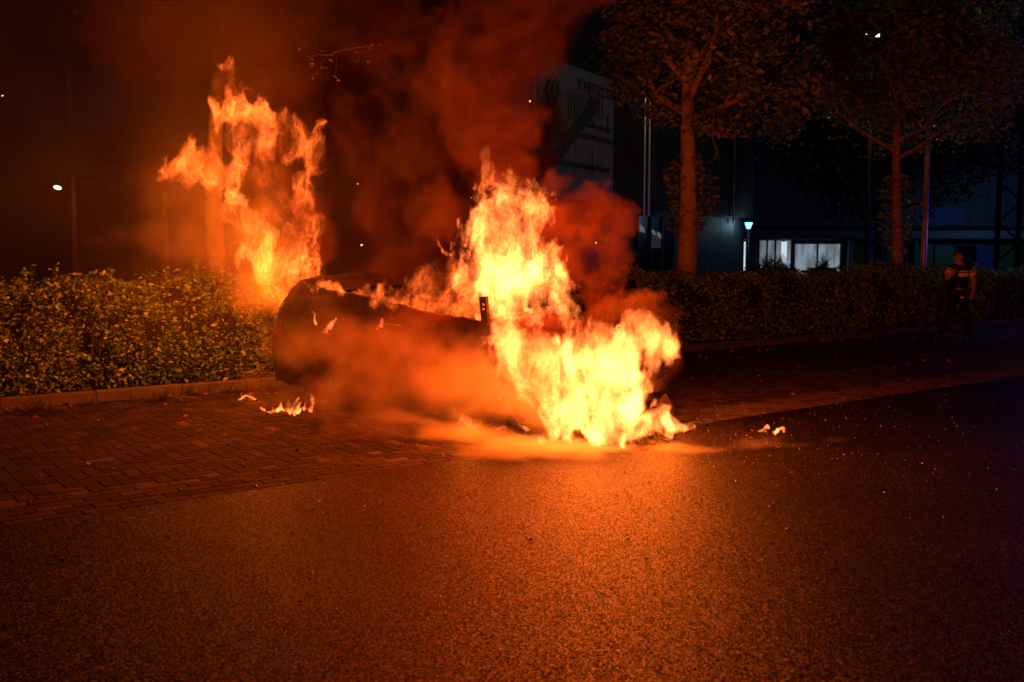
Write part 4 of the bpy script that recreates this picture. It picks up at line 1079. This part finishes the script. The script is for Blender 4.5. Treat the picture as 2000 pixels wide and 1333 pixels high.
flame('flame', 'torn scrap of flame drifting in the smoke left of the big flame', [[(852, 472, 4, 1), (866, 484, 5, 1.3), (884, 495, 3, 1)]], 10.4, .008, k=22, sc_=.4, seed=.6)
GS = 'small flames burning on the ground'
flame('small_flame', 'flat ground fire beside the rear wheel', [[(516, 804, 2.5, 2), (540, 802, 4, 2.2), (565, 800, 6, 2.6), (590, 802, 5, 2.4), (612, 804, 2.5, 2)], [(552, 800, 5, 2), (548, 788, 1.5, 2)], [(562, 798, 6, 2), (566, 782, 1.5, 2)], [(572, 798, 6, 2.6), (577, 772, 1.5, 2)], [(582, 799, 5, 2), (585, 780, 1.5, 2)], [(596, 801, 3, 2), (600, 787, 1.5, 2)], [(608, 802, 3.5, 2.2), (612, 786, 2.5, 2), (606, 771, 1.2, 1.6)], [(535, 801, 3, 2), (531, 792, 1.2, 2)]], 10.35, .0055, k=38, sc_=.22, seed=.15, group=GS, base=.6)
flame('small_flame', 'thin streak of fire on the ground, furthest left', [[(472, 781, 3, 2), (486, 779, 4, 2), (504, 782, 3, 2)]], 11.5, .008, k=24, sc_=.3, seed=.35, group=GS, base=.6)
flame('small_flame', 'low flame licking under the door sill of the car', [[(890, 828, 5, 1.4), (912, 822, 12, 1.6), (935, 828, 8, 1.6), (945, 831, 4, 1.6)]], 9.3, .008, k=14, sc_=.35, seed=.55, group=GS)
flame('small_flame', 'tiny flame on the ground before the front wheel', [[(975, 834, 3, 2), (984, 829, 4, 2), (990, 834, 3, 2)], [(1010, 832, 3, 2), (1018, 837, 4, 2), (1028, 834, 3, 2)]], 9.25, .008, k=22, sc_=.3, seed=.75, group=GS, base=.5)
flame('small_flame', 'burning drop on the asphalt, left one of the pair on the right', [[(1483, 839, 3, 2), (1491, 837, 4, 2.4), (1501, 839, 3, 2)], [(1488, 845, 2.5, 2), (1494, 845, 2.5, 2)]], 9.4, .007, k=26, sc_=.3, seed=.85, group=GS, base=.8)
flame('small_flame', 'burning drop on the asphalt, right one of the pair on the right', [[(1518, 848, 4, 2.4), (1525, 846, 5, 2.8), (1531, 848, 4, 2.4)]], 9.25, .007, k=26, sc_=.3, seed=.95, group=GS, base=.8)
GB = 'small flames on the charred side of the car'
flame('small_flame', 'narrow flicker on the rear quarter panel', [[(611, 632, 4, 2), (613, 618, 4, 2), (614, 606, 3, 2)]], 10.5, .008, k=20, sc_=.3, seed=.22, group=GB, base=.4)
flame('small_flame', 'slanting flicker on the panel behind the door', [[(637, 652, 3, 2), (642, 638, 4, 2), (651, 622, 3, 2)]], 10.45, .008, k=20, sc_=.3, seed=.32, group=GB, base=.4)
flame('small_flame', 'short flicker at the top of the door skin', [[(735, 635, 4, 2), (745, 628, 6, 2), (755, 620, 3, 1.5)], [(770, 628, 3, 1.4)]], 10.05, .008, k=17, sc_=.3, seed=.42, group=GB)
# --- smoke
def scatter_build(col, k, an):
    def f(nt, dens):
        e = nt.nodes.new('ShaderNodeVolumePrincipled'); mu = nt.nodes.new('ShaderNodeMath'); mu.operation = 'MULTIPLY'; mu.inputs[1].default_value = k
        nt.links.new(dens, mu.inputs[0]); nt.links.new(mu.outputs[0], e.inputs['Density']); e.inputs['Density Attribute'].default_value = ''
        e.inputs['Color'].default_value = (*col, 1); e.inputs['Anisotropy'].default_value = an; return e
    return f
SMOKE = vol_mat('smoke', scatter_build((.28, .17, .11), 1.0, .1))
SMOKE_D = vol_mat('shaded_smoke', scatter_build((.15, .085, .05), 1.0, .1))  # darker copy of smoke, shade between the flames put into its colour
HAZE = vol_mat('thin_smoke', scatter_build((.75, .68, .6), 1.0, .2))
def billow(x, y, z, sc_, sd_=0.0):
    """cauliflower-like noise: high where lobes bulge"""
    a = 1 - np.abs(samp(VN, x / sc_ + sd_, y / sc_, z / sc_)) * .9
    b = 1 - np.abs(samp(VR, x / (sc_ * .45) + sd_, y / (sc_ * .45), z / (sc_ * .45)))
    return .65 * a + .35 * b - .35
def puffs(strokes, D, seed, dens=1.0, k=.45):
    """rolling lobes: smaller balls sitting on the skin of each capsule"""
    r = random.Random(seed); out = []
    for s in strokes:
        pr = s if len(s) > 1 else s * 2
        for a, b in zip(pr, pr[1:]):
            n = max(4, int(dens * (10 + math.hypot(a[0] - b[0], a[1] - b[1]) / max(a[2], 8) * 5)))
            for i in range(n):
                t = r.random(); R = a[2] + (b[2] - a[2]) * t; w_ = (a[3] if len(a) > 3 else 1); d0 = a[4] if len(a) > 4 else D; d1 = b[4] if len(b) > 4 else D
                an = r.uniform(0, 2 * PI); el = r.uniform(-.9, .9); q = R * r.uniform(.75, 1.05)
                out.append([(a[0] + (b[0] - a[0]) * t + q * math.cos(an) * math.sqrt(1 - el * el), a[1] + (b[1] - a[1]) * t + q * math.sin(an) * math.sqrt(1 - el * el), R * r.uniform(.22, k), w_, d0 + (d1 - d0) * t + q * el / F * D)])
    return out
def plume(x, y, z):
    wx = samp(VN, x / 5, y / 5, z / 5); wz = samp(VN, x / 5 + .37, y / 5 + .11, z / 5 + .5)
    fx = samp(VR, x / 2 + .2, y / 2, z / 2); fz = samp(VR, x / 2 + .6, y / 2 + .3, z / 2)
    X = x + wx * .12 + fx * .04; Z = z + wz * .12 + fz * .04
    S = [[(760, 600, 100, .9, 12.0), (790, 480, 150, 1.2, 12.9), (840, 340, 190, 1.2, 13.3), (800, 160, 250, 1, 13.6), (760, -60, 340, .9, 13.8), (720, -260, 440, .8, 14)],
         [(560, 320, 70, 1.1, 12.1), (560, 440, 60, 1.1, 12.0)], [(560, 120, 170, .5, 12.9), (400, 40, 190, .5, 12.7), (300, -80, 220, .4, 12.8)],
         [(700, 590, 60, .8, 11.8), (880, 590, 60, .5, 11.8)]]
    S += puffs(S[:1], 12.8, 3, .9)
    e, wt = caps(X, y, Z, S, 12)
    n = billow(x, y, z, 3.2); nb = billow(x, y, z, 1.5, .4)
    e2 = e + .16 * (n - .1) + .30 * (nb - .1) + .06 * fx
    hole = samp(VN, x / 3.4 + .15, y / 3.4, z / 3.4 + .45)
    return np.clip(e2 / .16, 0, 1) * wt * np.clip(1.0 + .9 * hole, .12, 2.2) * 1.9 * np.clip((z - .5) / .5, 0, 1)
volume_object('smoke_plume', (-5.6, 9.9, .03), (1.6, 16.0, 6.9), .055, plume, SMOKE_D, step=.11, kind='stuff', label='huge dark red smoke plume rising from the car and drifting left')
def billow_field(strokes, D, seed, amp):
    S = strokes + puffs(strokes, D, seed, 1.5, .5)
    def f(x, y, z):
        fx = samp(VR, x / 1.4 + .2, y / 1.4, z / 1.4); fz = samp(VR, x / 1.4 + .6, y / 1.4 + .3, z / 1.4)
        e, wt = caps(x + fx * .022, y, z + fz * .022, S, D)
        nb = billow(x, y, z, 1.1, .3)
        hole = np.clip(1 + .5 * samp(VN, x / 1.8 + .15, y / 1.8, z / 1.8), .3, 1.8)
        return np.clip((e + .38 * (nb - .15)) / .26, 0, 1) * wt * amp * hole
    return f
SMOKE2 = vol_mat('sooty_smoke', scatter_build((.17, .11, .075), 1.0, .1))
nose = billow_field([[(1175, 610, 34), (1235, 604, 36), (1280, 622, 34), (1312, 604, 16)], [(1300, 650, 28), (1318, 700, 18), (1302, 735, 14)],
         [(1020, 640, 26, 1.6), (1080, 648, 32, 1.9), (1140, 650, 32, 1.9), (1190, 640, 26, 1.1)], [(1345, 800, 18, .3), (1362, 825, 16, .25)]], 9.9, 5, 2.6)
column = billow_field([[(955, 330, 50, 1.0, 11.3), (950, 250, 84, 1.1, 11.6), (925, 150, 104, 1.1, 11.9), (1000, 30, 112, 1, 12.1), (1080, -110, 130, 1, 12.3)], [(1015, 240, 46, 1.2, 11.3)], [(1012, 325, 36, 1.2, 11.1)], [(860, 420, 60, .9, 11.8)]], 11.6, 11, 1.7)
volume_object('smoke_column', (-1.9, 10.2, 1.6), (1.6, 13.4, 5.6), .04, column, SMOKE, step=.09, kind='stuff', label='lit brown smoke column rolling up behind the largest flame')
side = billow_field([[(1100, 430, 66, .9), (1168, 398, 42, .8), (1210, 445, 34, .8)], [(1195, 480, 42, .7), (1165, 540, 44, .7), (1170, 590, 30, .7)], [(1100, 520, 60, .8)], [(1085, 362, 26, .8)], [(1150, 372, 20, .8)], [(1236, 412, 13, .7)], [(1215, 505, 24, .7)], [(1190, 560, 26, .7)]], 11.0, 8, 4.0)
volume_object('smoke_billow', (.2, 10.2, .7), (1.75, 11.7, 2.9), .03, side, SMOKE, step=.07, kind='stuff', label='rolling brown smoke ball right of the largest flame')
volume_object('smoke_billow', (-.1, 9.3, .1), (2.35, 10.7, 1.75), .024, nose, SMOKE2, step=.05, kind='stuff', label='curling orange smoke rolling off the bonnet and nose of the car')
def haze(x, y, z):
    wx = samp(VN, x / 2.4, y / 2.4, z / 2.4); wz = samp(VN, x / 2.4 + .37, y / 2.4 + .11, z / 2.4 + .5)
    X = x + wx * .10; Z = z + wz * .07
    S = [[(590, 690, 80, .9, 10.1), (700, 700, 110, .9, 9.6), (800, 730, 120, 1, 9.3), (900, 760, 110, 1.1, 9.05), (1010, 780, 70, 1.8, 8.95)], [(900, 680, 80, .9, 9.2)], [(700, 830, 60, .7, 9.2), (850, 850, 45, 1, 8.9)], [(600, 590, 30, .7, 10.4), (700, 610, 40, .6, 10.2)]]
    e, wt = caps(X, y, Z, S, 9.5)
    n = samp(VR, x / 2.0 + .4, y / 2.0, z / 2.0)
    d1 = np.clip((e + .42 * n + .05) / .9, 0, 1) * wt * .55 * np.clip((1.30 - z) / .6, .15, 1)
    # layer hugging the road
    g = [[(600, 850, 20, .5, 9.3), (800, 868, 26, .9, 8.9), (1000, 876, 32, 1.6, 8.6), (1150, 876, 26, 1.8, 8.5), (1300, 872, 18, 1.2, 8.55), (1420, 872, 14, .6, 8.6), (1540, 872, 11, .4, 8.6), (1660, 872, 9, .25, 8.7)]]
    n3 = samp(VR, x / 4.5 + .8, y / 1.8, z / 1.0); n4 = samp(VN, x / 3.6 + .3, y / 2.0, z / 1.6)
    e2, w2 = caps(x + wx * .10, (y - 8.6) * .36 + 8.6 + n4 * .05, z * 1.15 + n4 * .035, g, 8.7)
    d2 = np.clip((e2 + .40 * n3 + .15 * n4) / .9, 0, 1) * w2 * 3.4
    return (d1 + d2) * np.clip(z / .03, 0, 1)
volume_object('ground_smoke', (-2.9, 7.5, .004), (3.2, 10.9, 1.35), .03, haze, HAZE, step=.05, kind='stuff', label='thin orange smoke drifting before the car side and low over the road')
def back(x, y, z):
    wx = samp(VN, x / 3, y / 3, z / 3)
    S = [[(330, 470, 70, .8), (400, 440, 90, 1), (480, 480, 90, 1), (470, 560, 70, 1)], [(300, 380, 60, .6), (380, 400, 60, .7)]]
    e, wt = caps(x + wx * .15, y, z, S, 12.0)
    n = samp(VR, x / 3.0 + .1, y / 3.0, z / 3.0)
    thin = np.clip(.6 + .5 * samp(VN, x / 7 + .3, y / 7, z / 7), 0, 2) * 1.25 * np.clip((-x - .5) / 2.0, 0, 1) * np.clip((x + 9.4) / 1.5, 0, 1) * np.clip((z - .2) / 1.0, .1, 1) * .04
    return np.clip((e + .4 * n) / .8, 0, 1) * wt * .85 + thin
volume_object('drifting_smoke', (-9.4, 10.6, .05), (-.5, 16.5, 7.0), .10, back, HAZE, step=.2, kind='stuff', label='thin orange lit smoke drifting over the hedge left of the car')
# sparks
em = MB()
for (px, py, dd, r) in ((698, 360, 11, .006), (4, 188, 11, .009), (920, 387, 10, .004), (1034, 199, 10.5, .01), (1163, 475, 9.8, .008), (705, 480, 10.5, .012), ):
    p = P(px, py, dd); em.tube([p, p + Vector((r * 1.6, 0, r * .8))], [r * .8, r * .3], 5)
em.build('sparks', glow('spark', (1, .25, .03), 5), kind='stuff', label='glowing sparks drifting in the smoke')
print('done', time.time() - T0)
